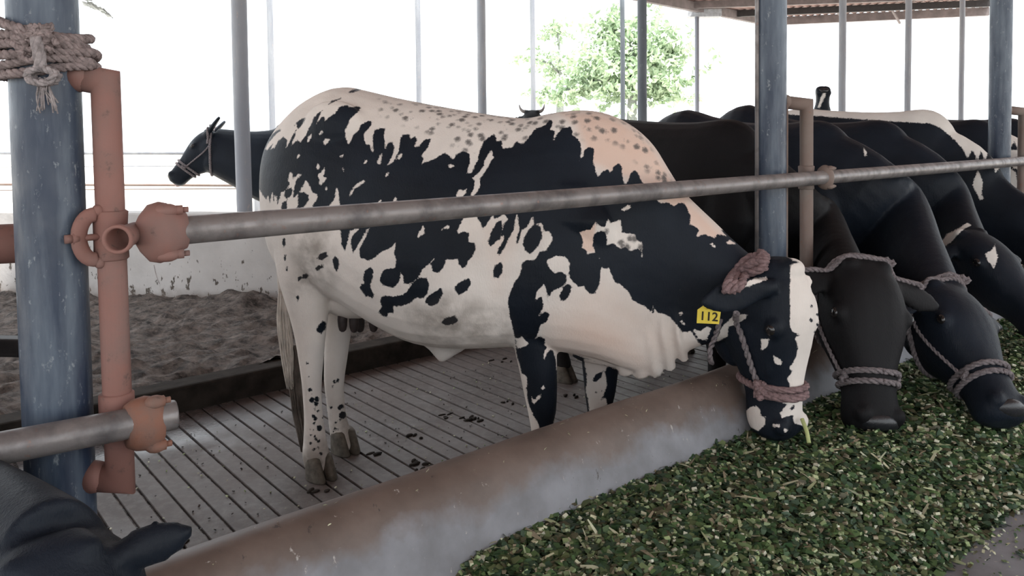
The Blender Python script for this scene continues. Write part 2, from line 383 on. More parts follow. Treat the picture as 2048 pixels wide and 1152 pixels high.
# shed roof overhead
mb = MB(); mb.box(kq(3, .2, 3.68), (18, 9.4, .08), (E1, Q1, Z1)); struct(mb.build('ceiling', M['roofin'], smooth=False))
mb = MB()
for i in range(9): mb.box(kq(-5.5 + 2.1 * i, .2, 3.58), (.07, 9.2, .12), (E1, Q1, Z1))
struct(mb.build('trim_ceiling_rafters', M['rooftrim'], smooth=False))
# neighbouring shed roof, top right
P_, A_, B_ = V(4.40, 13.2, 3.2), V(2.28, 11.1, 3.2), V(7.6, 12.4, 3.2)
A2, B2 = P_ + (A_ - P_) * 1.8, B_ + V(-.5, -.83, 0) * 4
ro = thing('shed_roof', 'brown sheet metal roof of the neighbouring shed, seen from below at the top right', 'roof', tuple((P_ + B2) / 2))
mb = MB(); n_ = 60; top = []
for i in range(n_ + 1):
    t = i / n_; a = P_ * (1 - t) + B_ * t; c = A2 * (1 - t) + B2 * t; dz = .025 if i % 2 else 0
    top.append((a + Z1 * dz, c + Z1 * dz, a + Z1 * (dz + .02), c + Z1 * (dz + .02)))
v = [p for q in top for p in q]
mb.add(v, [(4 * i, 4 * i + 1, 4 * i + 5, 4 * i + 4) for i in range(n_)] + [(4 * i + 2, 4 * i + 6, 4 * i + 7, 4 * i + 3) for i in range(n_)])
mb.build('roof_sheet', M['roofin'], ro, smooth=False)
def bar(a, b_, w_, h_, name, m_, par):
    d = nrm(b_ - a); s_ = np.cross(Z1, d); mbb = MB(); mbb.box((a + b_) / 2, (np.linalg.norm(b_ - a), w_, h_), (d, s_, np.cross(d, s_)))
    return mbb.build(name, m_, par, smooth=False)
bar(P_ - Z1 * .06, B_ - Z1 * .06, .08, .13, 'eave_beam', M['rooftrim'], ro)
bar(P_ - Z1 * .07, A2 - Z1 * .07, .08, .13, 'eave_beam', M['rooftrim'], ro)
for t in (.22, .45, .7): bar(P_ + (A2 - P_) * t - Z1 * .05, B_ + (B2 - B_) * t - Z1 * .05, .06, .10, 'purlin', M['dark'] if t < .3 else M['rooftrim'], ro)
for px in (1700, 1810):
    p = atY(px - 35, 30, 12.6); bar(p + V(.25, .1, -.12), p + V(-.5, -.7, .35), .03, .03, 'brace', M['rooftrim'], ro)

# ------------------------------------------------------------------ poles
def pole(name, px, py, Y, D, m_, label, z0=0.0, z1=3.64, foot=False, lean=0.0, bracket=None):
    p = atY(px, py, Y); mb = MB(); n_ = 9; pts = []; rr = []
    for i in range(n_):
        t = i / (n_ - 1); z = z0 + (z1 - z0) * t
        pts.append((p[0] + .002 * math.sin(z * 3), p[1], z)); rr.append(D / 2)
    mb.tube(pts, rr, 28, twist0=V(1, 0, 0))
    if foot: mb.tube([(p[0], p[1], z0 - .1), (p[0], p[1], z0 + .35), (p[0], p[1], z0 + .55)], [D * .62, D * .6, D * .5], 20, twist0=V(1, 0, 0))
    o = mb.build(name, m_, loc=(p[0], p[1], z0)); o['label'] = label; o['category'] = 'post'; return o
GR = 'steel poles holding up the sheds'
for (px, Y, D, mk, lab, ft) in [
    (484, 6.0, .118, 'post_far', 'grey blue steel post rising from the dung heap at the low white wall', 0),
    (545, 9.0, .07, 'post_far', 'thin grey pole behind the rump of the spotted cow, left of its hip', 1),
    (839, 10.0, .07, 'post_far', 'thin grey pole standing alone above the middle of the spotted back', 1),
    (965, 8.0, .09, 'post_far', 'thicker grey pole above the loin of the spotted cow, left of the horned head', 1),
    (1067, 11.0, .07, 'post_far', 'thin grey pole directly above the horned head', 1),
    (1246, 12.0, .07, 'post_dark', 'thin dark pole in front of the tree, left of the thick dark one', 1),
    (1285, 8.0, .095, 'post_dark', 'thick dark pole in front of the tree', 1),
    (1684, 9.0, .08, 'post_far', 'blue grey pole right of the raised muzzle, first right of the thick blue post', 1),
    (1815, 9.5, .073, 'post_far', 'grey pole second to the right of the thick blue middle post', 1),
    (1922, 10.5, .067, 'post_far', 'slim brownish pole closest to the thick blue post at the right edge', 1)]:
    o = pole('post', px, 240, Y, D, M[mk], lab, foot=bool(ft)); o['group'] = GR
    if ft:
        p = atY(px, 240, Y); me = o
# pole under the corner of the neighbouring roof, with its pale cap plate
p = atY(1394, 120, 11.65); t_ = thing('post', 'slim grey pole with a pale cap plate under the left edge of the far roof', 'post', (p[0], p[1], 0), GR)
mb = MB(); mb.tube([(p[0], p[1], 0), (p[0], p[1], 3.0)], .032, 16); mb.build('pole_shaft', M['post_far'], t_)
mb = MB(); mb.box((p[0] + .12, p[1] + .1, 3.06), (.5, .2, .11)); mb.build('cap_plate', plain('pale_cap', (.45, .47, .5)), t_, smooth=False)

# ------------------------------------------------------------------ feed fence
def mitre(mb, pts, r, n=24):
    pts = [np.asarray(p, float) for p in pts]; th = np.linspace(0, 2 * math.pi, n, endpoint=False)
    d0 = nrm(pts[1] - pts[0]); u = nrm(np.cross(d0, Q1)) if abs(d0 @ Q1) < .9 else Z1; w_ = np.cross(d0, u)
    ring = pts[0] + r * (np.cos(th)[:, None] * u + np.sin(th)[:, None] * w_); rings = [ring]
    for i in range(1, len(pts)):
        d = nrm(pts[i] - pts[i - 1]); nn = d if i == len(pts) - 1 else nrm(d + nrm(pts[i + 1] - pts[i]))
        tt = ((pts[i] - ring) @ nn) / (d @ nn); ring = ring + tt[:, None] * d; rings.append(ring)
    return mb.loft(rings)
ZR = 1.081
def fence_post(px_post, Yp, px_pipe, Yb, label, mpipe, full=True, edge_pipe=False):
    pp = atY(px_post, 480, Yp); pb = atY(px_pipe, 480, Yb)
    t = thing('fence_post', label, 'post', (pp[0], pp[1], 0))
    mb = MB(); zs = np.linspace(0, 3.63, 12)
    mb.tube([(pp[0], pp[1], z) for z in zs], .0565, 40, twist0=V(1, 0, 0)); mb.build('post_shaft', M['post'], t)
    d = nrm(V(pb[0] - pp[0], pb[1] - pp[1], 0))
    mb = MB(); a = V(pp[0], pp[1], 0) + d * .045
    mitre(mb, [a + Z1 * 1.368, V(pb[0], pb[1], 1.357), V(pb[0] + .002, pb[1], .630), a + Z1 * .638], .0245)
    br = mb.build('bracket_pipe', mpipe, t)
    for z in (1.368, .638):
        mb = MB(); mb.tube([a - d * .002 + Z1 * z, a + d * .018 + Z1 * z, a + d * .028 + Z1 * z], [.031, .028, .025], 20); mb.build('weld_collar', mpipe, t)
    if edge_pipe:  # thin pipes along the left and right edge of the shaft
        mb = MB(); c = V(pp[0] - .058, pp[1] - .022, 0); mb.tube([c + Z1 * .05, c + Z1 * 3.6], .0075, 12); mb.build('edge_pipe', M['pipe'], t)
        mb = MB(); c = V(pp[0] + .054, pp[1] - .012, 0); mb.tube([c + Z1 * .05, c + Z1 * 1.36], .007, 12); mb.build('edge_pipe', M['tan'], t)
    return t, pp, pb, d
t1, pp1, pb1, d1 = fence_post(103, 1.385, 222, 1.40, 'thick blue black post in the left foreground with rope lashed around it', M['rust'])
t2, pp2, pb2, d2 = fence_post(1541, 2.90, 1612, 2.945, 'thick blue grey post in the middle of the row of feeding cows', M['tan'], edge_pipe=True)
t3, pp3, pb3, d3 = fence_post(1996, 4.42, 2042, 4.5, 'thick blue grey post at the right edge of the picture', M['tan'])

# upper rail
rail0 = V(-.626, 1.41, 1.0848) - E1 * .0; slope = V(E1[0], E1[1], (1.07753 - 1.08475) / 4.561)
def rp(k, z=None): p = V(-.626, 1.41, 1.0848) + slope * k; return p
mb = MB(); mb.tube([rp(k) for k in np.linspace(-.03, 8.5, 30)], .0262, 28)
o = mb.build('neck_rail', M['pipe'], None); o['label'] = 'long grey upper pipe rail running in front of the spotted cow to the right'; o['category'] = 'rail'; o['group'] = 'pipe rails of the feed fence'
# red pipe continuing left behind the first post
a = atY(-260, 500, 1.40); c = atY(112, 483, 1.52)
mb = MB(); mb.tube([a, c], .038, 28)
o = mb.build('neck_rail', M['rust'], None); o['label'] = 'red primed pipe rail that meets the left post from the left edge'; o['category'] = 'rail'; o['group'] = 'pipe rails of the feed fence'
# lower rail
la = atY(0, 897, 1.243); lb = atY(352, 829, 1.405); ld = nrm(lb - la)
mb = MB(); mb.tube([la - ld * 1.3, lb - ld * .004, lb - ld * .0005], [.0268, .0268, .0258], 28)
o = mb.build('brisket_rail', M['pipe'], None); o['label'] = 'grey lower pipe rail at the bottom left ending in an open stub'; o['category'] = 'rail'; o['group'] = 'pipe rails of the feed fence'
# short timber behind the post at the left edge
mb = MB(); a = atY(-200, 688, 2.3); c = atY(95, 694, 2.3); mb.box((a + c) / 2, (np.linalg.norm(c - a), .05, .055), (nrm(c - a), np.cross(Z1, nrm(c - a)), Z1))
o = mb.build('timber_rail', M['dark'], None, smooth=False); o['label'] = 'short dark bar passing behind the left post at hock height'; o['category'] = 'rail'
angbevel(o, .006)

def nut(mb, c, ax, r=.010, h=.016):
    ax = nrm(ax); mb.tube([c, c + ax * h], r, 6); mb.tube([c + ax * h, c + ax * (h + .010)], r * .55, 10)
def clamp(pb, label, m_, m2, s=1.0, big=True):
    """swivel coupler between a bracket pipe and the upper rail"""
    t = thing('pipe_clamp', label, 'clamp', (pb[0], pb[1], ZR - .05), 'cast couplers of the feed fence')
    c = V(pb[0], pb[1], ZR)
    R_ = E1; Fq = Q1
    mb = MB(); mb.tube([c + Z1 * z for z in (-.045, -.042, -.02, .02, .042, .045)], [.0262, .0295, .0285, .0285, .0300, .0262], 24)
    mb.build('sleeve', m_, t)
    # open stub aimed out into the alley
    if big:
        o_ = atY(235, 479, 1.31); fd = nrm(V(.12, -1, -.02)); cc = V(o_[0], o_[1], o_[2]); mb = MB()
        rings = []; prof_ = [(-.085, .019), (-.03, .020), (-.012, .0245), (0, .0255), (.003, .0245), (.003, .0195), (-.004, .0185), (-.06, .0185)]
        u = nrm(np.cross(fd, Z1)); w_ = np.cross(u, fd); th = np.linspace(0, 2 * math.pi, 28, endpoint=False)
        for (l_, r_) in prof_: rings.append(cc + fd * l_ + r_ * (np.cos(th)[:, None] * u + np.sin(th)[:, None] * w_))
        mb.loft(rings, True); mb.build('open_stub', m_, t)
    # bell shaped saddle gripping the rail
    k0 = float((c - RA) @ E1)
    ax = slope
    def rk(k): return V(-.626, 1.41, 1.0848) + slope * k
    st = (k0 + (.028 if big else .01)); e_ = st + (.085 if big else .06)
    mb = MB(); prof_ = [(0, .018), (.08, .03), (.25, .046), (.45, .050), (.62, .047), (.8, .036), (1.0, .030), (1.0, .025)]
    th = np.linspace(0, 2 * math.pi, 32, endpoint=False); rings = []
    for tt, r_ in prof_:
        r_ *= s; p = rk(st + (e_ - st) * tt)
        rr = r_ * (1 + .12 * np.abs(np.sin(th)) ** 2)
        rings.append(p + np.outer(rr * np.cos(th) * .8, Q1) + np.outer(rr * np.sin(th), Z1))
    mb.loft(rings); sd_ = mb.build('saddle', m_, t)
    for sg in (1, -1):
        p = rk(st + (e_ - st) * .55) + Z1 * sg * .040 * s + Q1 * .016
        mb = MB(); mb.ell(p, (.022 * s, .017 * s, .013 * s), (E1, Q1, Z1), 8); mb.build('bolt_lug', m_, t)
        b0 = MB(); nut(b0, p + E1 * .008, E1 * 1.0 + Q1 * .15, .0095 * s, .02 * s); b0.build('bolt', m_, t)
    if big:
        # horseshoe strap on the left with its through bolt
        mb = MB(); lc = c - E1 * .030 + Q1 * .012; pts = []
        for a_ in np.linspace(math.radians(80), math.radians(280), 16):
            pts.append(lc + V(E1[0], E1[1], 0) * math.cos(a_) * .024 + Z1 * math.sin(a_) * .040)
        mb.tube(pts, .0085, 10, flat=1.6); mb.build('strap', m_, t)
        mb = MB(); b0 = lc + E1 * .02; mb.tube([b0, b0 - E1 * .05], .006, 10); mb.tube([b0 - E1 * .044, b0 - E1 * .054], .011, 6); mb.tube([b0 - E1 * .054, b0 - E1 * .066], .008, 10); mb.build('through_bolt', m_, t)
        for z in (.046, -.046):
            mb = MB(); mb.ell(c - E1 * .022 + Z1 * z + Q1 * .01, (.010, .012, .012), (E1, Q1, Z1), 7); mb.build('strap_lug', m_, t)
    return t
clamp(pb1, 'red cast coupler with an open round stub joining the upper rail to the left bracket', M['rust'], M['rust2'])
clamp(pb2, 'brown coupler holding the upper rail to the bracket at the middle post', M['tan'], M['tan'], .85, False)
# coupler on lower rail
def low_clamp():
    c = atY(292, 846, 1.378)
    t = thing('pipe_clamp', 'orange rusted coupler gripping the end of the lower rail', 'clamp', tuple(c - Z1 * .05), 'cast couplers of the feed fence')
    th = np.linspace(0, 2 * math.pi, 32, endpoint=False); rings = []
    for l_, r_ in [(-.034, .027), (-.033, .034), (-.02, .041), (.0, .044), (.016, .040), (.026, .034), (.028, .027)]:
        rings.append(c + ld * l_ + np.outer(r_ * np.cos(th) * .85, Q1) + np.outer(r_ * np.sin(th) * (1.12), Z1))
    mb = MB(); mb.loft(rings); mb.build('saddle', M['rust2'], t)
    for sg in (1, -1):
        p = c + Z1 * sg * .040 + Q1 * .016 + ld * .012; mb = MB(); mb.ell(p, (.019, .015, .012), (E1, Q1, Z1), 8); mb.build('bolt_lug', M['rust2'], t)
        b0 = MB(); nut(b0, p, ld, .010, .016); b0.build('bolt', M['rust2'], t)
    mb = MB(); cc = V(pb1[0], pb1[1], c[2] + .01); mb.tube([cc + Z1 * z for z in (-.04, -.037, .037, .04)], [.0262, .030, .030, .0262], 24); mb.build('sleeve', M['rust'], t)
    
low_clamp()

# ropes lashed round the left post
t = thing('rope_lashing', 'weathered jute rope wound around the top of the left post and knotted', 'rope', (pp1[0], pp1[1], 1.36))
mb = MB(); rz = random.Random(3)
for i, z in enumerate((1.372, 1.388, 1.403, 1.418, 1.432, 1.445)):
    pts = []; ph = rz.uniform(0, 6)
    for a_ in np.linspace(0, 2 * math.pi, 30):
        r_ = .0685 + .004 * math.sin(3 * a_ + ph) + (.004 if i in (2, 3) else 0)
        right = math.cos(a_ - .3) > .8 and i < 3
        zz = z + .004 * math.sin(2 * a_ + ph) - .010 * math.cos(a_) * (i - 2) * .45
        pts.append((pp1[0] + math.cos(a_) * r_ * (1.0 + (.18 if right else 0)), pp1[1] + math.sin(a_) * r_, zz))
    mb.rope(pts, .0088, 3, .034, 6, seg=.004)
mb.build('coil', M['rope'], t)
mb = MB(); kx = atY(88, 100, 1.31)
for i in range(16):
    a_ = rz.uniform(0, 6.28); c = atY(60 + rz.uniform(-25, 30), 85 + rz.uniform(-25, 22), 1.312); pts = [c + V(rz.uniform(-.02, .02), rz.uniform(-.006, .004), rz.uniform(-.014, .014)) for _ in range(4)]
    mb.rope(pts, .0058, 3, .022, 6, seg=.004)
mb.build('tangle', M['rope'], t)
mb = MB(); top = atY(72, 76, 1.304); mid = atY(82, 140, 1.302); c2 = atY(86, 152, 1.305)
mb.rope([top, atY(78, 108, 1.298), mid], .010, 4, .08, 6, seg=.005)
for a_ in range(3): mb.rope([c2 + V(.022 * math.cos(x + a_), -.010 * math.sin(2 * x), .012 * math.sin(x + a_) ) for x in np.linspace(0, 5.6, 9)], .0068, 3, .03, 6, seg=.004)
mb.build('knot', M['twine'], t)
mb = MB()
for i in range(26):
    e0 = atY(86 + rz.uniform(-9, 9), 158 + rz.uniform(-4, 4), 1.306); e1 = atY(rz.choice([80, 90, 104, 110]) + rz.uniform(-7, 7), rz.uniform(190, 232), 1.312)
    mid_ = (e0 + e1) / 2 + V(rz.uniform(-.006, .006), rz.uniform(-.004, .004), 0)
    mb.tube(resample([e0, mid_, e1], .01), .0013, 5)
mb.build('frayed_end', M['twine'], t)
# a wisp of twine on the post's coupler
mb = MB(); a = atY(308, 530, 1.36); mb.tube(resample([a, a + V(.004, 0, -.02), a + V(.008, .002, -.034)], .006), .0008, 5)
o = mb.build('loose_string', M['twine'], None); o['label'] = 'short pale string hanging below the upper red coupler'; o['category'] = 'string'

# ------------------------------------------------------------------ yard fence far left
yf = thing('yard_fence', 'low fence of pale pipe rails and wires beyond the white wall at the left', 'fence', (-6, 9.0, 0))
for (y0, y1, r_, mk) in [(304, 306, .024, 'post_far'), (338, 331, .006, 'post_far'), (366, 371, .014, 'tan'), (385, 377, .006, 'tan'), (428, 428, .010, 'post_far')]:
    a, c = atY(-700, y0, 8.4), atY(520, y1, 8.4); mb = MB(); mb.tube([a, c], r_, 10); mb.build('rail', M[mk], yf)
for px in (-560, -200, 120, 512):
    a = atY(px, 300, 8.43); mb = MB(); mb.tube([(a[0], a[1], -.04), (a[0], a[1], 1.2)], .035, 12); mb.build('fence_stake', M['post_far'], yf)
# ------------------------------------------------------------------ cattle
def fuse(mb, voxel, smooth_it=4, lam=.5):
    """weld the overlapping lofts into one continuous skin"""
    v = np.concatenate(mb.v); me = bpy.data.meshes.new('t'); me.from_pydata(v.tolist(), [], mb.f)
    import bmesh
    bm = bmesh.new(); bm.from_mesh(me); bmesh.ops.recalc_face_normals(bm, faces=bm.faces); bm.to_mesh(me); bm.free()
    ob = bpy.data.objects.new('t', me); COL.objects.link(ob)
    md = ob.modifiers.new('r', 'REMESH'); md.mode = 'VOXEL'; md.voxel_size = voxel
    dg = bpy.context.evaluated_depsgraph_get(); ev = ob.evaluated_get(dg); m2 = ev.to_mesh()
    n = len(m2.vertices); co = np.empty(n * 3); m2.vertices.foreach_get('co', co); co = co.reshape(-1, 3)
    ed = np.empty(len(m2.edges) * 2, int); m2.edges.foreach_get('vertices', ed); ed = ed.reshape(-1, 2)
    fs = [tuple(p.vertices) for p in m2.polygons]
    ev.to_mesh_clear(); bpy.data.objects.remove(ob); bpy.data.meshes.remove(me)
    deg = np.bincount(ed.ravel(), minlength=n).astype(float)[:, None]
    for it in range(smooth_it * 2):
        s = np.zeros_like(co)
        for k in range(3): s[:, k] = np.bincount(ed[:, 0], co[ed[:, 1], k], n) + np.bincount(ed[:, 1], co[ed[:, 0], k], n)
        l_ = lam if it % 2 == 0 else -lam * .96
        co = co + l_ * (s / np.maximum(deg, 1) - co)
    return co, fs

def sd_poly(P, poly):
    poly = np.asarray(poly, float); out = np.full(len(P), -40.0)
    lo, hi = poly.min(0) - 25, poly.max(0) + 25
    idx = np.where(((P > lo) & (P < hi)).all(1))[0]
    if not len(idx): return out
    for ch in np.array_split(idx, max(1, len(idx) * len(poly) // 4000000)):
        p = P[ch][:, None]; a = poly[None]; b = np.roll(poly, -1, 0)[None]
        ab = b - a; t = np.clip(((p - a) * ab).sum(2) / np.maximum((ab ** 2).sum(2), 1e-9), 0, 1)
        d = np.sqrt((((p - a) - ab * t[..., None]) ** 2).sum(2).min(1))
        cr = ((a[..., 1] > p[..., 1]) != (b[..., 1] > p[..., 1])) & (p[..., 0] < (b[..., 0] - a[..., 0]) * (p[..., 1] - a[..., 1]) / np.where(abs(b[..., 1] - a[..., 1]) < 1e-9, 1e-9, b[..., 1] - a[..., 1]) + a[..., 0])
        ins = cr.sum(1) % 2 == 1
        out[ch] = np.where(ins, d, -d)
    return out
def sd_dot(P, c, r): return r - np.linalg.norm(P - np.asarray(c), axis=1)

def section(T, B, hw, lat, egg=0.0, pw=.85, n=28, cpow=.95):
    T, B = np.asarray(T), np.asarray(B); C = (T + B) / 2; up = (T - B) / 2; th = np.linspace(0, 2 * math.pi, n, endpoint=False)
    c, s_ = np.cos(th), np.sin(th)
    cc = np.sign(c) * abs(c) ** cpow; ss = np.sign(s_) * abs(s_) ** pw * (1 - egg * c)
    return C + np.outer(cc, up) + np.outer(ss * hw, lat)
def ellring(c, rs, rt, a, l, n=20, tilt=None):
    th = np.linspace(0, 2 * math.pi, n, endpoint=False)
    return np.asarray(c) + np.outer(np.cos(th) * rs, a) + np.outer(np.sin(th) * rt, l)
def densify(rows, m_):
    rows = np.asarray(rows, float); return resample_rows(rows, m_)
def resample_rows(rows, m_):
    rows = np.asarray(rows, float)
    n = len(rows); P = np.concatenate([[2 * rows[0] - rows[1]], rows, [2 * rows[-1] - rows[-2]]]); out = []
    for i in range(1, n):
        for t in np.linspace(0, 1, m_, endpoint=False):
            a, b, c, d = P[i - 1], P[i], P[i + 1], P[i + 2]
            out.append(.5 * ((2 * b) + (-a + c) * t + (2 * a - 5 * b + 4 * c - d) * t * t + (-a + 3 * b - 3 * c + d) * t ** 3))
    out.append(rows[-1]); return np.array(out)

HEAD = [  # d along face, front u, back u, half width, egg
    (-.045, -.045, -.10, .045, 0), (-.03, -.02, -.135, .07, 0), (.0, .0, -.165, .088, 0), (.05, .02, -.20, .103, -.08),
    (.11, .030, -.235, .110, -.18), (.17, .030, -.248, .108, -.25), (.23, .022, -.238, .098, -.28), (.29, .012, -.205, .082, -.22),
    (.35, .004, -.172, .068, -.12), (.41, .0, -.152, .064, -.05), (.455, -.002, -.146, .070, 0), (.495, -.008, -.142, .074, 0),
    (.525, -.022, -.130, .068, 0), (.545, -.045, -.105, .045, 0)]
def head_frame(P, Mz, fh):
    P, Mz = np.asarray(P, float), np.asarray(Mz, float); n = nrm(Mz - P); f = nrm(np.asarray(fh, float) - n * (np.asarray(fh, float) @ n)); r = np.cross(n, f)
    return dict(P=P, n=n, f=f, r=r, s=np.linalg.norm(Mz - P) / .53)
def hp(h, d, u, w_): return h['P'] + h['s'] * (h['n'] * d + h['f'] * u + h['r'] * w_)
def add_head(mb, h, ws=1.0, horn=False, ear=((1, 0, 0), (1, 0, 0)), jaw=1.0, eu=-.06, el=1.0, et=1.0, boss=True):
    rows = resample_rows(HEAD, 3); s = h['s']; rings = []
    for d, fu, bu, hw, eg in rows:
        bu = fu + (bu - fu) * jaw
        rings.append(section(hp(h, d, fu, 0), hp(h, d, bu, 0), hw * s * ws, h['r'], eg * -1 * -1, .8, 28, .85))
    mb.loft(rings)
    ax = (h['n'], h['f'], h['r'])
    for sg in (1, -1):
        mb.ell(hp(h, .165, -.022, .088 * ws * sg), (.036 * s, .030 * s, .034 * s), ax, 9)          # orbit
        mb.ell(hp(h, .27, -.06, .066 * sg), (.07 * s, .028 * s, .020 * s), ax, 8)              # cheek ridge
        mb.ell(hp(h, .485, -.030, .045 * ws * sg), (.032 * s, .030 * s, .030 * s), ax, 8)           # nostril wing
        if boss: mb.ell(hp(h, -.005, -.03, .055 * sg), (.03 * s, .03 * s, .035 * s), ax, 8)             # horn boss
        out, back, down = ear[0 if sg > 0 else 1]
        if out is None: continue
        e = nrm(h['r'] * sg * out - h['f'] * back + h['n'] * down); wd = nrm(h['n'] - e * (h['n'] @ e)); th = np.cross(e, wd)
        b0 = hp(h, .035, eu, .080 * sg); rings = []
        for t, ww, tk in [(0, .022, .022), (.03, .026, .022), (.06, .036, .016), (.10, .048, .0125), (.14, .046, .011), (.175, .034, .010), (.20, .018, .009), (.21, .006, .006)]:
            t *= el; ww *= (el + 1) / 2; tk *= et; c = b0 + e * t * s + wd * (.10 * t) * s; a_ = np.linspace(0, 2 * math.pi, 20, endpoint=False)
            dish = .30 * (ww / .048)
            rings.append(c + np.outer(np.cos(a_) * ww * s, wd) + np.outer((np.sin(a_) * tk + (np.cos(a_) ** 2 - .5) * ww * dish * .5) * s, th))
        mb.loft(rings)
def eyes_nose(h, root, bvh, both=(1, -1), ws=1.0):
    s = h['s']
    for sg in both:
        c = hp(h, .168, -.020, (.112 + .088 * (ws - 1)) * sg); mb = MB(); mb.ell(c, (.019 * s, .017 * s, .012 * s), (h['n'], h['f'], h['r']), 10); mb.build('eye', M['eye'], root)
def surf(bvh, o, d, off, R_=.6):
    """point on the hide met when looking back along -d from outside, lifted by off"""
    s_ = Vector(o + d * R_); hit = bvh.ray_cast(s_, Vector(-d))
    if hit[0] is None: return o + d * .1
    return np.array(hit[0]) + d * off
def on_head(h, bvh, d, deg, off, u0=-.09):
    a = math.radians(deg); dr = h['f'] * math.cos(a) + h['r'] * math.sin(a)
    return surf(bvh, hp(h, d, u0, 0), dr, off, .30)
def hoof(P, a, l, name='hoof', root=None, ln=.062, hgt=.075, mt_='hoof'):
    mb = MB(); P = np.asarray(P, float)
    for sg in (1, -1):
        rings = []
        for t, rs, rt, fw in [(1.12, .030, .016, -.004), (1.0, .040, .0225, .0), (.7, .047, .025, .006), (.35, .054, .0275, .013), (.06, .060, .029, .019), (0, .058, .028, .019)]:
            c = V(P[0], P[1], hgt * t) + a * fw + l * sg * .0255; th = np.linspace(0, 2 * math.pi, 18, endpoint=False)
            fr = np.cos(th); inward = np.where(np.sin(th) * sg < 0, .82, 1.0)
            rings.append(c + np.outer(np.where(fr > 0, fr * 1.12, fr * .9) * rs, a) + np.outer(np.sin(th) * rt * inward, l) - np.outer(np.clip(fr, 0, 1) * rs * .10 * sg, l))
        mb.loft(rings)
    for sg in (1, -1): mb.ell(V(P[0], P[1], hgt * 1.5) - a * .038 + l * sg * .022, (.012, .010, .016), (a, l, Z1), 6)
    return mb.build(name, M[mt_], root)

def finish_cow(root, name_mesh, mb, voxel, material, base, layers, mirror=None, pink=(), roan=(), dirt=None, tv=4, zcut=-9, scut=99, sgn_s=1):
    co, fs = fuse(mb, voxel, tv)
    P3 = co.copy()
    if mirror is not None:
        O, l = mirror; t = (P3 - O) @ l; P3 = np.where(((t < 0) & (P3[:, 2] > zcut) & ((P3 - O) @ V(-l[1], l[0], 0) * sgn_s < scut))[:, None], P3 - 2 * t[:, None] * l, P3)
    px = proj(P3); d = np.full(len(px), 20.0 if base == 'b' else -20.0)
    for kind, g in layers:
        if kind in 'bw': s_ = sd_poly(px, g)
        else: s_ = sd_dot(px, g[:2], g[2])
        d = np.maximum(d, s_) if kind in 'bB' else np.minimum(d, -s_)
    d = np.clip(d, -20, 20)
    o0 = ORIG[root.name]; me = bpy.data.meshes.new(name_mesh); me.from_pydata((co - o0).tolist(), [], fs); me.update()
    me.materials.append(material); me.polygons.foreach_set('use_smooth', [True] * len(me.polygons))
    def att(nm, arr): me.attributes.new(nm, 'FLOAT', 'POINT').data.foreach_set('value', np.ascontiguousarray(arr, dtype='f'))
    att('coat', d)
    pv = np.zeros(len(px))
    for g, soft, *wt in pink: pv = np.maximum(pv, np.clip(sd_poly(px, g) / soft + .5, 0, 1) * (wt[0] if wt else 1))
    att('pink', pv); rv = np.zeros(len(px))
    for g, soft in roan: rv = np.maximum(rv, np.clip(sd_poly(px, g) / soft + .5, 0, 1))
    att('roan', rv)
    att('dirt', np.clip((.32 - P3[:, 2]) / .28, 0, 1) * .75 if dirt is None else dirt(P3, px))
    o = bpy.data.objects.new(name_mesh, me); COL.objects.link(o); o.parent = root; ORIG[o.name] = o0
    bvh = BVHTree.FromPolygons([Vector(p) for p in co], fs)
    return o, bvh

def poly(ox, oy, k, pts):
    a = np.array(pts, float); return np.stack([ox + a[:, 0] / k, oy + a[:, 1] / k], 1)
PA = lambda p: poly(500, 160, 4, p)
PB = lambda p: poly(540, 420, 4, p)
PC = lambda p: poly(980, 400, 4, p)
PD = lambda p: poly(980, 620, 4, p)
PG = lambda p: poly(1380, 500, 2.88, p)
P3c = lambda p: poly(1000, 200, 3.84, p)

# ================================================================= the spotted cow
O_ = V(-.66, 2.95, 0); YAW = math.radians(20)
a_ = V(math.cos(YAW), -math.sin(YAW), 0); l_ = V(-math.sin(YAW), -math.cos(YAW), 0)    # heading, near flank
def pl(x, y, t=0.0): return atpl(x, y, O_ + l_ * t, l_)
root = thing('cow', 'black and white spotted cow with a yellow ear tag, standing in front', 'cow', tuple(O_))
mb = MB()
TR = [  # top px, bottom px, half width, egg (narrow top)
    (546, 322, 549, 352, .03, 0), (552, 292, 553, 400, .085, 0), (566, 264, 566, 470, .145, .0), (592, 232, 588, 532, .20, .05), (624, 203, 620, 560, .24, .10), (656, 184, 655, 575, .262, .15),
    (692, 174, 692, 590, .275, .2), (735, 182, 735, 612, .285, .22), (790, 195, 790, 645, .30, .22), (850, 207, 850, 672, .315, .25),
    (905, 217, 905, 684, .322, .25), (960, 226, 960, 687, .315, .25), (1010, 233, 1012, 686, .295, .25), (1055, 236, 1060, 686, .27, .22),
    (1100, 227, 1105, 690, .255, .25), (1145, 221, 1145, 697, .245, .3), (1190, 222, 1185, 705, .225, .3), (1232, 234, 1222, 718, .195, .28), (1272, 257, 1255, 733, .165, .2),
    (1306, 290, 1282, 742, .14, .1), (1334, 335, 1306, 738, .125, .0), (1362, 378, 1330, 728, .115, -.02), (1395, 412, 1352, 716, .108, -.02), (1430, 445, 1376, 702, .102, 0),
    (1468, 482, 1400, 690, .098, 0), (1508, 516, 1428, 684, .092, 0), (1545, 540, 1460, 672, .085, 0)]
rows = resample_rows(TR, 3)
mb.loft([section(pl(r[0], r[1]), pl(r[2], r[3]), r[4], l_, r[5], .82, 36, .92) for r in rows])
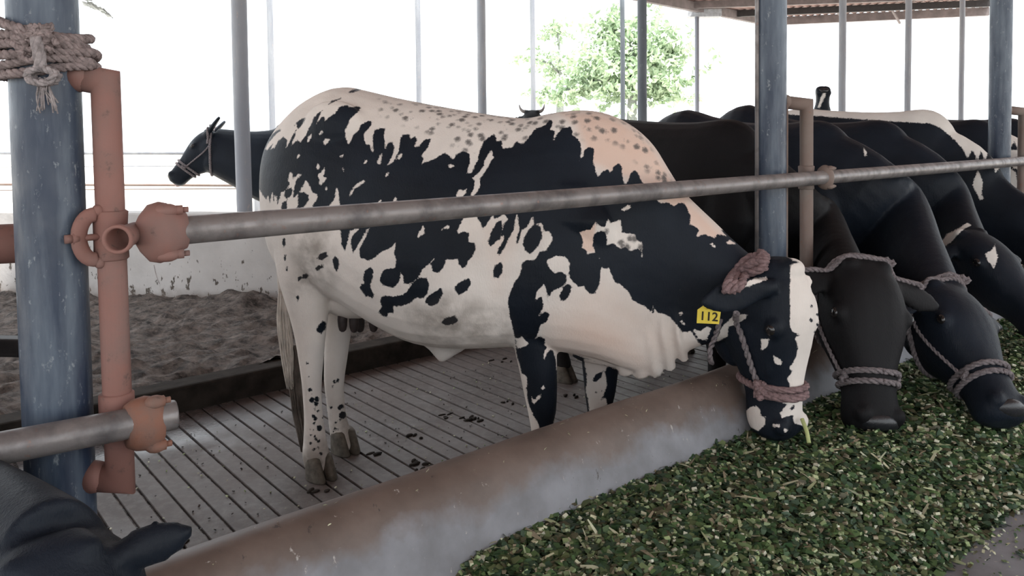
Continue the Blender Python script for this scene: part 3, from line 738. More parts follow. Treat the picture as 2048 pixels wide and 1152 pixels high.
def leg(rows_, t, n=22, k=3):
    rr = resample_rows(rows_, k); rings = []
    for r in rr:
        y, xl, xr, rt = r[:4]; tt = t + (r[4] if len(r) > 4 else 0)
        A, B = pl(xl, y, tt), pl(xr, y, tt); A = A.copy(); c = (A + B) / 2; rs = np.linalg.norm((B - A)[:2]) / 2
        rings.append(ellring(c, rs, rt, a_, l_, n))
    mb.loft(rings)
leg([(330, 545, 660, .06), (380, 540, 700, .10), (450, 548, 702, .115), (510, 558, 690, .112), (560, 568, 664, .10), (600, 578, 655, .082), (640, 588, 650, .066), (680, 596, 646, .054), (720, 602, 643, .047), (760, 607, 640, .040),
     (800, 610, 640, .036), (840, 612, 643, .037), (880, 611, 649, .043), (905, 609, 654, .046), (930, 612, 655, .040), (940, 616, 652, .03)], .135)
leg([(430, 600, 720, .09), (500, 612, 730, .105), (560, 636, 728, .095), (600, 646, 713, .08), (640, 652, 703, .066), (680, 653, 696, .054), (720, 652, 691, .046), (760, 651, 686, .039), (800, 655, 686, .036), (840, 660, 691, .038), (868, 664, 701, .043),
     (885, 668, 710, .043), (900, 674, 708, .03)], -.10)
leg([(330, 1030, 1180, .05), (400, 1012, 1185, .085), (470, 1006, 1170, .105), (530, 1008, 1150, .105), (575, 1012, 1130, .095), (620, 1017, 1112, .080), (680, 1027, 1112, .066), (740, 1040, 1113, .058), (780, 1048, 1113, .055), (820, 1057, 1111, .052), (860, 1064, 1105, .044),
     (905, 1068, 1101, .036), (950, 1069, 1102, .036), (985, 1068, 1108, .043), (1010, 1070, 1112, .044), (1022, 1075, 1108, .03)], .13)
leg([(560, 1120, 1270, .09), (640, 1135, 1252, .080), (700, 1160, 1240, .066), (740, 1166, 1236, .060), (780, 1170, 1231, .055), (820, 1175, 1222, .046), (850, 1179, 1216, .040), (890, 1181, 1213, .036), (925, 1181, 1215, .041), (950, 1183, 1219, .043), (962, 1188, 1214, .03)], -.12)
# flank fold, navel flap, dewlap, udder
mb.loft([ellring(pl(880, 655, .03), .155, .075, a_, l_), ellring(pl(888, 680, .03), .12, .05, a_, l_), ellring(pl(890, 700, .03), .065, .028, a_, l_), ellring(pl(886, 715, .03), .03, .016, a_, l_), ellring(pl(884, 723, .03), .01, .008, a_, l_)])
mb.ell(pl(708, 584, .0), (.15, .12, .10), (a_, l_, Z1), 12)
for (x, y, tt) in [(684, 612, .055), (709, 616, .02), (742, 612, .05), (722, 614, -.04)]: mb.ell(pl(x, y, tt), (.03, .03, .035), (a_, l_, Z1), 8)
mb.loft([ellring(pl(1150, 640, 0), .10, .15, a_, l_), ellring(pl(1195, 700, 0), .13, .07, a_, l_), ellring(pl(1225, 725, 0), .12, .035, a_, l_), ellring(pl(1285, 742, 0), .08, .016, a_, l_), ellring(pl(1290, 748, 0), .03, .008, a_, l_)])
for (x0, y0, x1, y1, r_) in [(1205, 600, 1255, 740, .034), (1248, 580, 1284, 748, .030), (1288, 590, 1312, 746, .025), (1322, 600, 1340, 734, .021), (1352, 620, 1368, 718, .016), (1130, 640, 1215, 700, .03)]:
    p0, p1 = pl(x0, y0, .10), pl(x1, y1, .018); mb.tube(resample([p0, (p0 + p1) / 2 + l_ * .036, p1], .02), np.linspace(r_ * .5, r_, len(resample([p0, (p0 + p1) / 2 + l_ * .036, p1], .02))), 10)
# hip and shoulder bones under the skin
mb.ell(pl(668, 262, .165), (.13, .065, .11), (a_, l_, Z1), 10)
mb.loft([ellring(pl(1130, 300, .08), .04, .03, a_, l_), ellring(pl(1132, 370, .155), .09, .05, a_, l_), ellring(pl(1150, 440, .18), .12, .055, a_, l_), ellring(pl(1175, 510, .14), .11, .05, a_, l_), ellring(pl(1185, 560, .09), .06, .04, a_, l_)])
Hm = head_frame(pl(1596, 548, .10), pl(1592, 874, .10) + V(0, -.02, 0), V(.56, -.83, .0))
if Hm['r'] @ l_ < 0: pass
nr_ = Hm['r'] @ l_ > 0; eN, eF = (1, .35, .06), (.45, 1.0, .2)
add_head(mb, Hm, ear=((eN, eF) if nr_ else (eF, eN)), jaw=1.27, eu=-.03, el=1.22, et=1.25, boss=False)
mb.ell(hp(Hm, -.012, -.03, 0), (.035, .04, .05), (Hm['n'], Hm['f'], Hm['r']), 9)
mb.ell(hp(Hm, .19, -.255, 0), (.15, .095, .062), (Hm['n'], Hm['f'], Hm['r']), 10)
mb.ell(hp(Hm, .145, -.035, .085 * (-1 if nr_ else 1)), (.085, .035, .045), (Hm['n'], Hm['f'], Hm['r']), 10)
mb.ell(hp(Hm, .20, -.05, 0), (.1, .05, .1), (Hm['n'], Hm['f'], Hm['r']), 8)

layers = [
 ('b', np.concatenate([
   PA([(60,640),(90,570),(120,505),(180,430),(240,392),(255,398),(200,440),(150,500),(120,553),(138,560),(180,510),(163,560),(195,540),(230,480),(270,455),(285,470),(300,485),(285,545),(300,530),(320,480),(350,430),(370,395),(360,450),(332,525),(380,480),(400,498),(440,450),(465,400),(495,345),(510,300),(540,270),(582,238),(560,280),(530,350),(565,300),(590,290),(600,325),(640,290),(680,270),(710,220),(780,195),(785,215),(870,210),(887,225),(850,270),(800,310),(790,350),(760,400),(765,450),(785,518),(800,500),(830,430),(870,400),(890,355),(945,328),(977,335),(950,390),(910,430),(915,480),(930,522),(960,515),(975,580),(987,570),(978,460),(1000,400),(1040,385),(1086,385),(1072,440),(1080,530),(1082,550),(1100,510),(1135,490),(1157,540),(1140,600),(1103,680),(1150,650),(1190,570),(1200,480),(1220,440),(1275,430),(1283,475),(1320,453),(1337,470),(1313,543),(1350,530),(1400,475),(1450,470),(1430,530),(1370,605),(1390,630),(1375,672),(1420,650),(1480,630),(1550,580),(1600,610),(1620,637),(1660,590),(1710,566),(1752,590),(1762,650),(1735,748),(1780,740),(1820,640),(1840,560),(1870,490),(1950,430),(1975,470),(1970,490),(2015,485)]),
   P3c([(20,374),(90,362),(130,320),(170,340),(210,300),(270,225),(330,200),(350,190),(375,155),(405,152),(400,200),(385,228),(420,240),(409,318),(440,260),(480,215),(540,203),(560,245),(555,270),(600,300),(620,340),(625,400),(609,468),(635,430),(650,380),(690,360),(722,370),(715,480),(735,530),(750,592),(790,550),(830,528),(850,562),(870,510),(910,486),(937,510),(940,600),(958,645),(980,625),(1000,570),(1030,538),(1062,560),(1085,620),(1150,720),(1235,792),(1300,790),(1335,817),(1370,790),(1410,790),(1440,830),(1465,900),(1450,957),(1500,970),(1530,1000),(1508,1047),(1580,1030),(1650,1063),(1665,1030),(1735,1043),(1700,1000),(1760,1000),(2300,1250)]),
   PC([(2400,520),(2400,1300),(1900,1130),(1740,1150),(1700,1085),(1620,1040),(1580,1060),(1530,1050),(1500,1000),(1450,950),(1440,930),(1400,918),(1380,912),(1330,890),(1300,838),(1315,922),(1290,900),(1240,850),(1190,830),(1140,800),(1120,760),(1090,720),(1035,668),(1010,670),(980,620),(950,543),(920,552),(890,533),(880,640),(865,700),(840,752),(800,752),(765,710),(750,688),(710,692),(650,640),(630,590),(642,500),(600,453),(520,450),(453,480),(470,540),(520,587),(560,573),(612,600),(610,660),(560,700),(510,720),(460,785),(450,720),(430,673),(370,740),(358,805),(420,765),(427,850),(393,922),(450,888),(477,920),(450,980),(400,1000),(385,1060),(358,1112),(400,1090),(440,1110)]),
   PD([(440,280),(455,300),(430,340),(428,402),(470,320),(500,318),(525,390),(540,560),(550,640),(540,780),(500,930),(400,965),(385,905),(350,850),(300,720),(290,620),(300,600),(290,530),(255,510),(235,430),(210,350),(205,250),(190,180),(160,60)]),
   PC([(150,860),(145,800),(160,740),(200,650),(240,600),(255,510),(290,475),(330,485),(365,470),(400,415),(452,402),(502,310),(470,250),(440,250),(412,185),(370,190),(350,200),(345,128),(330,150),(300,210),(258,240),(225,345),(210,350),(212,300),(238,220),(225,150),(215,102),(200,150),(200,200),(178,260),(130,350),(75,442),(55,430),(70,380),(112,330),(115,290),(92,270),(110,200),(142,150),(110,108),(70,140),(30,150),(30,113),(15,130)]),
   PB([(1700,165),(1685,110),(1650,48),(1550,60),(1497,165),(1510,190),(1550,165),(1590,190),(1585,262),(1640,262),(1647,310),(1620,370),(1590,400),(1570,450),(1540,467),(1510,430),(1500,388),(1450,402),(1413,393),(1390,460),(1350,502),(1298,495),(1290,430),(1320,388),(1270,430),(1215,480),(1180,550),(1110,592),(1068,590),(1065,530),(1045,498),(1030,580),(985,622),(900,602),(878,560),(890,510),(930,470),(1002,460),(1012,410),(990,340),(1005,258),(980,290),(880,345),(820,395),(790,407),(718,380),(713,310),(740,270),(797,145),(770,158),(740,220),(700,290),(663,347),(643,260),(660,200),(715,148),(640,163),(622,250),(600,327),(573,290),(568,190),(540,100)]),
   PA([(717,1010),(712,930),(700,855),(686,870),(680,940),(650,990),(620,1012),(560,1030),(497,1020),(540,930),(530,910),(500,900),(480,850),(455,810),(440,798),(420,850),(400,890),(370,930),(345,945),(345,890),(370,800),(412,760),(385,753),(345,792),(335,733),(316,740),(303,800),(322,830),(293,865),(270,890),(250,900),(240,940),(230,980),(220,1000),(210,918),(195,930),(190,992),(180,898),(170,940),(158,985),(145,918),(130,960),(108,930),(40,820)])])),
]
for g in ([(565,445),(558,430),(575,398),(584,415)], [(458,490),(470,450),(492,428),(490,460),(470,497)], [(583,485),(610,470),(642,474),(600,522)], [(378,622),(385,595),(399,600),(388,624)], [(710,612),(745,597),(750,615),(720,623)], [(530,700),(545,668),(560,690),(545,714)],
    [(555,750),(570,740),(595,698),(600,740),(585,770),(612,785),(602,805),(565,838),(548,830),(560,790),(538,770)], [(600,860),(618,850),(616,881),(600,880)], [(793,937),(800,900),(830,850),(870,822),(915,798),(922,820),(870,848),(842,870)], [(913,667),(920,640),(937,634),(934,662)],
    [(1013,667),(1030,620),(1057,588),(1052,640),(1040,672)], [(1178,632),(1190,600),(1217,578),(1217,615),(1195,637)], [(1083,772),(1095,745),(1114,736),(1105,762)], [(1583,685),(1610,666),(1630,690),(1600,707)],
    [(1928,562),(1952,620),(1925,652),(1902,700),(1862,760),(1837,790),(1840,850),(1812,900),(1780,930),(1768,915),(1790,870),(1800,810),(1783,785),(1830,740),(1870,690),(1878,640),(1908,588)], [(1648,935),(1660,888),(1685,868),(1700,890),(1732,873),(1727,905),(1690,940)],
    [(1143,978),(1165,928),(1182,972)], [(1028,980),(1045,948),(1052,980)], [(745,732),(740,705),(757,715)], [(350,360),(352,361),(353,360)]):
    layers.append(('w', PA(g)))
for g in ([(350,365),(395,320),(445,300),(430,340),(385,392),(372,360)], [(785,100),(810,82),(860,70),(890,76),(850,92),(800,106)], [(625,200),(650,170),(735,142),(715,155),(660,180)],
          [(385,900),(430,897),(467,918),(467,960),(430,1015),(370,1030),(385,990),(380,940)], [(293,868),(335,860),(342,890),(320,935),(290,955),(268,920)], [(258,980),(300,955),(292,1045),(248,1045)]):
    layers.append(('b', PA(g)))
for g in ([(1178,225),(1190,180),(1225,128),(1240,178),(1220,197)], [(1373,157),(1400,128),(1430,120),(1434,152),(1400,150)]): layers.append(('w', PB(g)))
for g in ([(500,400),(520,368),(545,395),(554,440),(535,497),(508,460)], [(370,385),(400,350),(450,333),(462,370),(410,404)], [(355,467),(385,445),(434,434),(427,460),(375,484)], [(260,520),(290,506),(310,525),(290,552),(263,545)], [(218,545),(240,525),(260,545),(230,572)],
          [(98,230),(122,223),(124,280),(110,302),(98,270)], [(110,360),(130,358),(130,400),(115,407)], [(126,450),(144,448),(142,487),(128,487)], [(208,690),(230,678),(237,700),(222,734)], [(368,960),(390,920),(420,888),(447,900),(447,950),(410,992),(383,977)],
          [(758,480),(800,453),(827,480),(817,560),(802,620),(832,680),(822,717),(790,687),(765,697),(718,620),(730,593),(755,590),(743,540)],
          [(1098,650),(1140,580),(1200,543),(1252,543),(1272,590),(1262,660),(1230,707),(1160,702),(1130,742),(1050,772),(985,772),(987,822),(945,828),(940,858),(900,847),(868,820),(880,795),(895,780),(878,720),(905,683),(1000,690),(1060,680)],
          [(1238,740),(1260,690),(1320,650),(1372,623),(1384,670),(1350,742),(1290,774)], [(1468,630),(1500,585),(1590,543),(1612,580),(1580,642),(1510,682)], [(1363,902),(1400,865),(1480,843),(1507,880),(1480,912),(1400,924)],
          [(1783,480),(1800,440),(1852,413),(1862,480),(1832,542),(1788,547)], [(1743,252),(1770,170),(1820,90),(1857,78),(1857,160),(1842,230),(1760,292)], [(1818,352),(1830,300),(1862,258),(1892,228),(1885,292),(1840,362)]):
    layers.append(('b', PB(g)))
for g in ([(263,360),(278,280),(340,203),(400,208),(422,290),(382,370),(320,437),(278,400)], [(553,770),(590,690),(620,668),(657,690),(632,770),(600,810),(563,800)]): layers.append(('b', PC(g)))
for g in ([(718,260),(760,245),(810,235),(838,190),(848,153),(862,200),(890,215),(915,220),(945,158),(962,185),(1000,180),(1042,153),(1052,220),(1052,260),(1120,270),(1162,278),(1172,320),(1217,340),(1217,412),(1180,390),(1120,412),(1085,375),(1040,392),(990,345),(933,362),(940,320),(920,250),(850,250),(825,290),(820,370),(842,417),(780,437),(765,395),(738,385),(745,320)],
          [(1053,77),(1110,33),(1132,50),(1112,72),(1065,87)], [(1323,82),(1338,63),(1342,80)], [(1758,350),(1780,343),(1812,374),(1785,377)], [(1888,340),(1920,320),(1967,350),(1905,357)], [(1203,457),(1212,423),(1227,457)], [(868,462),(880,443),(887,467)],
          [(1623,717),(1660,688),(1692,714)], [(1508,712),(1530,703),(1542,720)], [(1503,907),(1525,890),(1547,917),(1510,922)], [(1508,965),(1530,960),(1582,1007),(1550,997)]): layers.append(('w', PC(g)))
for g in ([(208,230),(250,213),(312,265),(300,282),(218,312)], [(408,622),(425,603),(437,625),(420,640)], [(338,742),(330,690),(352,722),(410,668),(402,700),(357,752)]): layers.append(('w', PD(g)))
# far fore leg: dark sides, white shin
layers += [('b', PD([(660,350),(1030,480),(1030,900),(680,960)])), ('w', PD([(752,380),(945,450),(920,500),(937,600),(908,680),(932,720),(942,860),(800,960),(790,740),(765,640),(777,530),(758,450)])), ('b', PD([(818,572),(840,518),(907,488),(892,540),(850,572)]))]
for c in ((850,660,8),(895,655,8),(905,700,7),(870,690,5),(890,720,5)): layers.append(('B', (980 + c[0] / 4, 620 + c[1] / 4, c[2] / 4)))
# shanks: freckles
for (x, y, r_) in [(320,320,13),(335,400,15),(375,393,15),(370,430,12),(385,490,9),(345,530,10),(360,550,11),(395,625,17),(350,590,6),(330,350,5),(360,470,6),(365,715,9),(355,690,6),(325,745,7),(380,785,8),(350,795,7),(405,830,10),(330,680,6),(325,640,6),(350,640,5),(390,730,8),(300,105,5),(310,215,4),
                   (515,255,9),(545,245,11),(500,295,5),(490,460,8),(555,465,10),(580,520,24),(575,450,12),(525,580,6),(525,630,9),(545,635,6),(510,650,5),(525,700,7),(520,740,6),(440,380,5),(425,540,5),(470,640,5),(540,700,5),(560,560,6)]:
    layers.append(('B', (540 + x / 4, 700 + y / 4, r_ / 4 * 1.2 + .6)))
# head
layers += [('b', PG([(-60,160),(180,60),(450,60),(565,118),(520,200),(548,250),(555,320),(538,360),(560,420),(590,470),(637,488),(605,505),(622,560),(602,640),(570,680),(592,700),(558,740),(577,775),(555,840),(530,880),(560,892),(518,940),(530,967),(592,950),(602,1000),(640,1010),(700,1035),(760,1030),(760,1160),(280,1160),(290,950),(250,870),(215,800),(150,720),(118,620),(95,585),(40,520),(-40,400)])),
  ('w', PG([(253,235),(300,203),(370,163),(440,153),(447,170),(400,187),(330,212)])),
  ('w', PG([(18,455),(60,465),(100,438),(122,450),(95,522),(50,512)])), ('w', PG([(150,522),(180,450),(250,378),(332,368),(327,392),(260,432),(220,442),(217,500),(160,527)])),
  ('w', PG([(117,422),(75,422),(90,413)])), ('w', PG([(408,510),(457,513),(442,560),(410,582)])), ('w', PG([(478,603),(532,640),(522,667),(490,650)])),
  ('w', PG([(123,590),(162,588),(142,610),(152,650),(192,692),(180,702),(138,665)])), ('w', PG([(148,708),(177,720),(202,772),(183,777)])), ('w', PG([(203,800),(222,803),(224,824)])),
  ('w', PG([(298,942),(350,903),(387,898),(407,930),(402,955),(437,960),(432,1007),(390,1042),(340,1017),(298,972)])), ('w', PG([(473,1005),(517,1003),(517,1022),(480,1020)])), ('W', (1571, 861, 4)),
  ('b', PG([(573,912),(600,888),(607,905),(585,927)])), ('b', PG([(586,850),(602,843),(602,867)]))]
for (x, y, r_) in [(700,325,8),(735,372,9),(697,405,12),(735,432,8),(750,415,8),(720,472,8),(760,480,9),(750,512,12),(737,530,11),(725,548,7),(505,492,-1)]:
    if r_ > 0: layers.append(('B', (1380 + x / 2.88, 500 + y / 2.88, r_ / 2.88)))

pinkp = [(poly(0, 0, 1, [(1120,225),(1190,222),(1232,234),(1272,257),(1306,290),(1334,335),(1362,378),(1420,440),(1470,490),(1400,480),(1320,400),(1290,375),(1180,330),(1150,250)]), 25.0),
         (PC([(700,240),(850,150),(840,420),(740,420)]), 10.0), (poly(0, 0, 1, [(1110,640),(1180,620),(1260,660),(1290,720),(1290,740),(1110,690)]), 120.0), (poly(0, 0, 1, [(1110,600),(1210,540),(1330,640),(1420,690),(1400,740),(1110,740)]), 80.0, .45), (poly(0, 0, 1, [(960,440),(1050,450),(1010,600),(980,600)]), 60.0, .4)]
roanp = [(poly(0, 0, 1, [(760,200),(900,215),(1040,236),(1190,222),(1272,257),(1350,370),(1330,380),(1240,290),(1160,275),(1000,290),(940,310),(860,270),(760,230)]), 14.0), (PC([(900,140),(1230,260),(1230,430),(900,400)]), 8.0)]
def dirt_main(P3, px):
    d = np.clip((.22 - P3[:, 2]) / .18, 0, 1) * .8
    thigh = np.clip(sd_poly(px, [(590, 470), (660, 460), (660, 570), (590, 580)]) / 50 + .5, 0, 1) * .6
    belly = np.clip(sd_poly(px, [(800, 620), (900, 590), (1010, 630), (1030, 690), (860, 690)]) / 40 + .5, 0, 1) * .6
    return np.maximum(d, np.maximum(thigh, belly))
body, bvh = finish_cow(root, 'body', mb, .0068, M['coat'], 'w', layers, (O_, l_), pinkp, roanp, dirt_main, 6, .62, 1.22, 1 if V(-l_[1], l_[0], 0) @ a_ > 0 else -1)
near = 1 if Hm['r'] @ l_ > 0 else -1
eyes_nose(Hm, root, bvh)
for (x, y, t, yy) in [(637, 905, .135, 0), (686, 872, -.10, 0), (1089, 985, .13, 0), (1199, 925, -.12, 0)]:
    hoof(pl(x, y, t), nrm(a_ + l_ * .6), nrm(l_ - a_ * .6), root=root)
for (x, y, tt, ln) in [(685, 646, .055, .060), (708, 648, .03, .058), (720, 648, -.04, .058), (747, 645, .05, .064)]:
    mb = MB(); c = pl(x, y, tt); mb.loft([ellring(c + Z1 * z, r_, r_, a_, l_, 14) for z, r_ in [(ln * .55, .017), (ln * .2, .0185), (-ln * .2, .017), (-ln * .45, .013), (-ln * .55, .006)]]); mb.build('teat', M['teat'], root)
# tail
tp = [pl(566, 330, -.02), pl(562, 420, .0), pl(563, 520, .02), pl(565, 570, .04), pl(571, 630, .05)]
mb = MB(); tpr = resample(tp, .02); mb.tube(tpr, np.linspace(.028, .016, len(tpr)), 14); tail = mb.build('tail', M['hairw'], root)
rz = random.Random(5); 
def hair(name, m_, n_, x_, ys, ye, spread0, spread1, par, tt, cx):
    mb = MB()
    for i in range(n_):
        w_ = rz.uniform(-1, 1); y0 = ys + rz.uniform(0, 30); y1 = ye - rz.uniform(0, 60) * (1 if rz.random() < .5 else .3)
        pts = []
        for t in (0, .33, .66, 1):
            y = y0 + (y1 - y0) * t; x = cx(y) + w_ * (spread0 + (spread1 - spread0) * math.sin(math.pi * min(t * .8 + .1, 1))) + rz.uniform(-1.2, 1.2)
            pts.append(pl(x, y, tt + rz.uniform(-.018, .018) * (1 if t else .4)))
        pr = resample(pts, .03); mb.tube(pr, np.linspace(.0042, .0012, len(pr)), 5)
    return mb.build(name, m_, par)
cxf = lambda y: np.interp(y, [560, 640, 720, 800, 870, 910], [568, 572, 579, 587, 597, 603])
hair('tail_switch', M['hairw'], 170, 0, 575, 780, 4, 13, tail, .055, lambda y: cxf(y) - 4)
hair('tail_switch', M['hairb'], 190, 0, 690, 905, 6, 12, tail, .045, lambda y: cxf(y) + 7)

def rope_path(fn, a, b, n=16): return [fn(t) for t in np.linspace(a, b, n)]
S_ = near
hal = MB()
hal.rope([on_head(Hm, bvh, .378 + .012 * math.cos(math.radians(g)) , g * S_, .006) for g in np.linspace(0, 360, 40)], .0115, 3, .05, 7, seg=.006)
halter = hal.build('halter', M['rope_brown'], root)
mb = MB(); mb.rope([on_head(Hm, bvh, .392, g * S_, .008) for g in np.linspace(-70, 80, 22)], .0125, 4, .16, 7, seg=.006)
mb.rope([on_head(Hm, bvh, .365, g * S_, .009) for g in np.linspace(-60, 78, 22)], .0095, 4, .12, 7, seg=.006); mb.build('nose_band', M['rope_brown'], halter)
def hide_at(x, y, off):
    d = nrm(ray(x, y)); hit = bvh.ray_cast(Vector(CAM), Vector(d))
    p = np.array(hit[0]) if hit[0] is not None else pl(x, y, .1)
    nn = np.array(hit[1]) if hit[0] is not None else -d
    return p + (nn if nn @ d < 0 else -nn) * off
mb = MB(); mb.rope([hide_at(x, y, .008) for x, y in [(1470, 622), (1476, 640), (1486, 668), (1497, 702), (1509, 740), (1519, 765)]], .0100, 2, .05, 7, seg=.006); mb.build('cheek_strap', M['rope_grey'], halter)
mb = MB(); kc = hide_at(1523, 775, .010); rz = random.Random(9)
for i in range(7):
    pts = [kc + V(rz.uniform(-.02, .02), rz.uniform(-.02, .012), rz.uniform(-.026, .026)) for _ in range(4)]; mb.rope(pts, .0098, 3, .03, 7, seg=.005)
mb.build('knot', M['rope_brown'], halter)
def collar(T, B, lat, bvh, arcs, mk, par, rr, off):
    C = (T + B) / 2; up = nrm(T - B); lat = nrm(lat - up * (lat @ up)); mb = MB()
    for (g0, g1, sh, R_) in arcs:
        pts = [surf(bvh, C + np.cross(up, lat) * sh, up * math.cos(math.radians(g)) + lat * math.sin(math.radians(g)), off, .27) for g in np.linspace(g0, g1, 26)]
        mb.rope(pts, R_, 3, R_ * 5.5, 7, seg=R_ * .6)
    return mb
T_, B_c = pl(1512, 520), pl(1416, 722)
mb = MB()
for ln in ([(1447, 584), (1455, 566), (1468, 546), (1488, 528), (1508, 519), (1522, 520)], [(1458, 584), (1466, 568), (1480, 551), (1498, 537), (1518, 529), (1532, 527)], [(1468, 580), (1480, 566), (1496, 553), (1514, 544), (1530, 538)], [(1452, 576), (1470, 556), (1492, 539), (1516, 526), (1528, 524)]):
    q_ = [hide_at(x, y, .010) for x, y in ln]; q_.append(q_[-1] - l_ * .07 + Z1 * .004); mb.rope(q_, .0140, 3, .075, 7, seg=.008)
cl = mb.build('neck_rope', M['rope_brown'], root)
mb = MB(); q_ = [hide_at(x, y, .008) for x, y in [(1441, 636), (1436, 652), (1428, 674), (1421, 698), (1420, 716)]]; q_.append(q_[-1] - l_ * .05 - Z1 * .03); mb.rope(q_, .0088, 2, .05, 7, seg=.006); mb.build('throat_strap', M['rope_grey'], cl)
# ear tag 112
E0 = hp(Hm, .035, -.085, .075 * S_); ed = nrm(Hm['r'] * S_ - Hm['f'] * .42 + Hm['n'] * .18)
tc = atpl(1418, 630, E0 + ed * .15 + l_ * .062, l_)
mb = MB(); xa = nrm(a_ * .98 + l_ * .1); za = nrm(Z1 + xa * .06); ya = nrm(np.cross(za, xa)); 
if ya @ l_ < 0: ya = -ya
out = [(-.034, -.027), (.030, -.024), (.033, .012), (.012, .014), (-.004, .030), (-.014, .030), (-.034, .013)]
v = [tc + xa * x + za * z + ya * t for t in (-.0012, .0012) for x, z in out]; n = len(out)
mb.add(v, [tuple(range(n - 1, -1, -1)), tuple(range(n, 2 * n))] + [(i, (i + 1) % n, n + (i + 1) % n, n + i) for i in range(n)])
tg = mb.build('ear_tag', M['tagy'], root, smooth=False)
cu = bpy.data.curves.new('tag_number', 'FONT'); cu.body = '112'; cu.size = .036; cu.extrude = .0004; cu.offset = .0007; cu.align_x = 'CENTER'; cu.align_y = 'CENTER'
tmp = bpy.data.objects.new('t', cu); COL.objects.link(tmp); dg = bpy.context.evaluated_depsgraph_get(); me = bpy.data.meshes.new_from_object(tmp.evaluated_get(dg)); bpy.data.objects.remove(tmp)
tx = np.array([v.co[:] for v in me.vertices]); mb = MB(); mb.add(tc + np.outer(tx[:, 0], xa) + np.outer(tx[:, 1] - .005, za) + np.outer(tx[:, 2] + .0018, ya), [tuple(p.vertices) for p in me.polygons])
no = mb.build('tag_number', M['ink'], tg, smooth=False); no['label'] = 'black number 112'
mb = MB(); mb.ell(tc + za * .022 - xa * .008 + ya * .003, (.006, .006, .003), (xa, za, ya), 7); mb.build('tag_button', M['tagy'], tg)
# stalk in its mouth
mb = MB(); a0, a1 = atY(1604, 838, 2.27), atY(1618, 886, 2.22); mb.tube(resample([a0, (a0 + a1) / 2 + V(.002, -.004, 0), a1], .01), .0062, 8)
o = mb.build('maize_stalk', M['stem'], None); o['label'] = 'pale green chopped stalk sticking out of the spotted cow\'s mouth'; o['category'] = 'stalk'

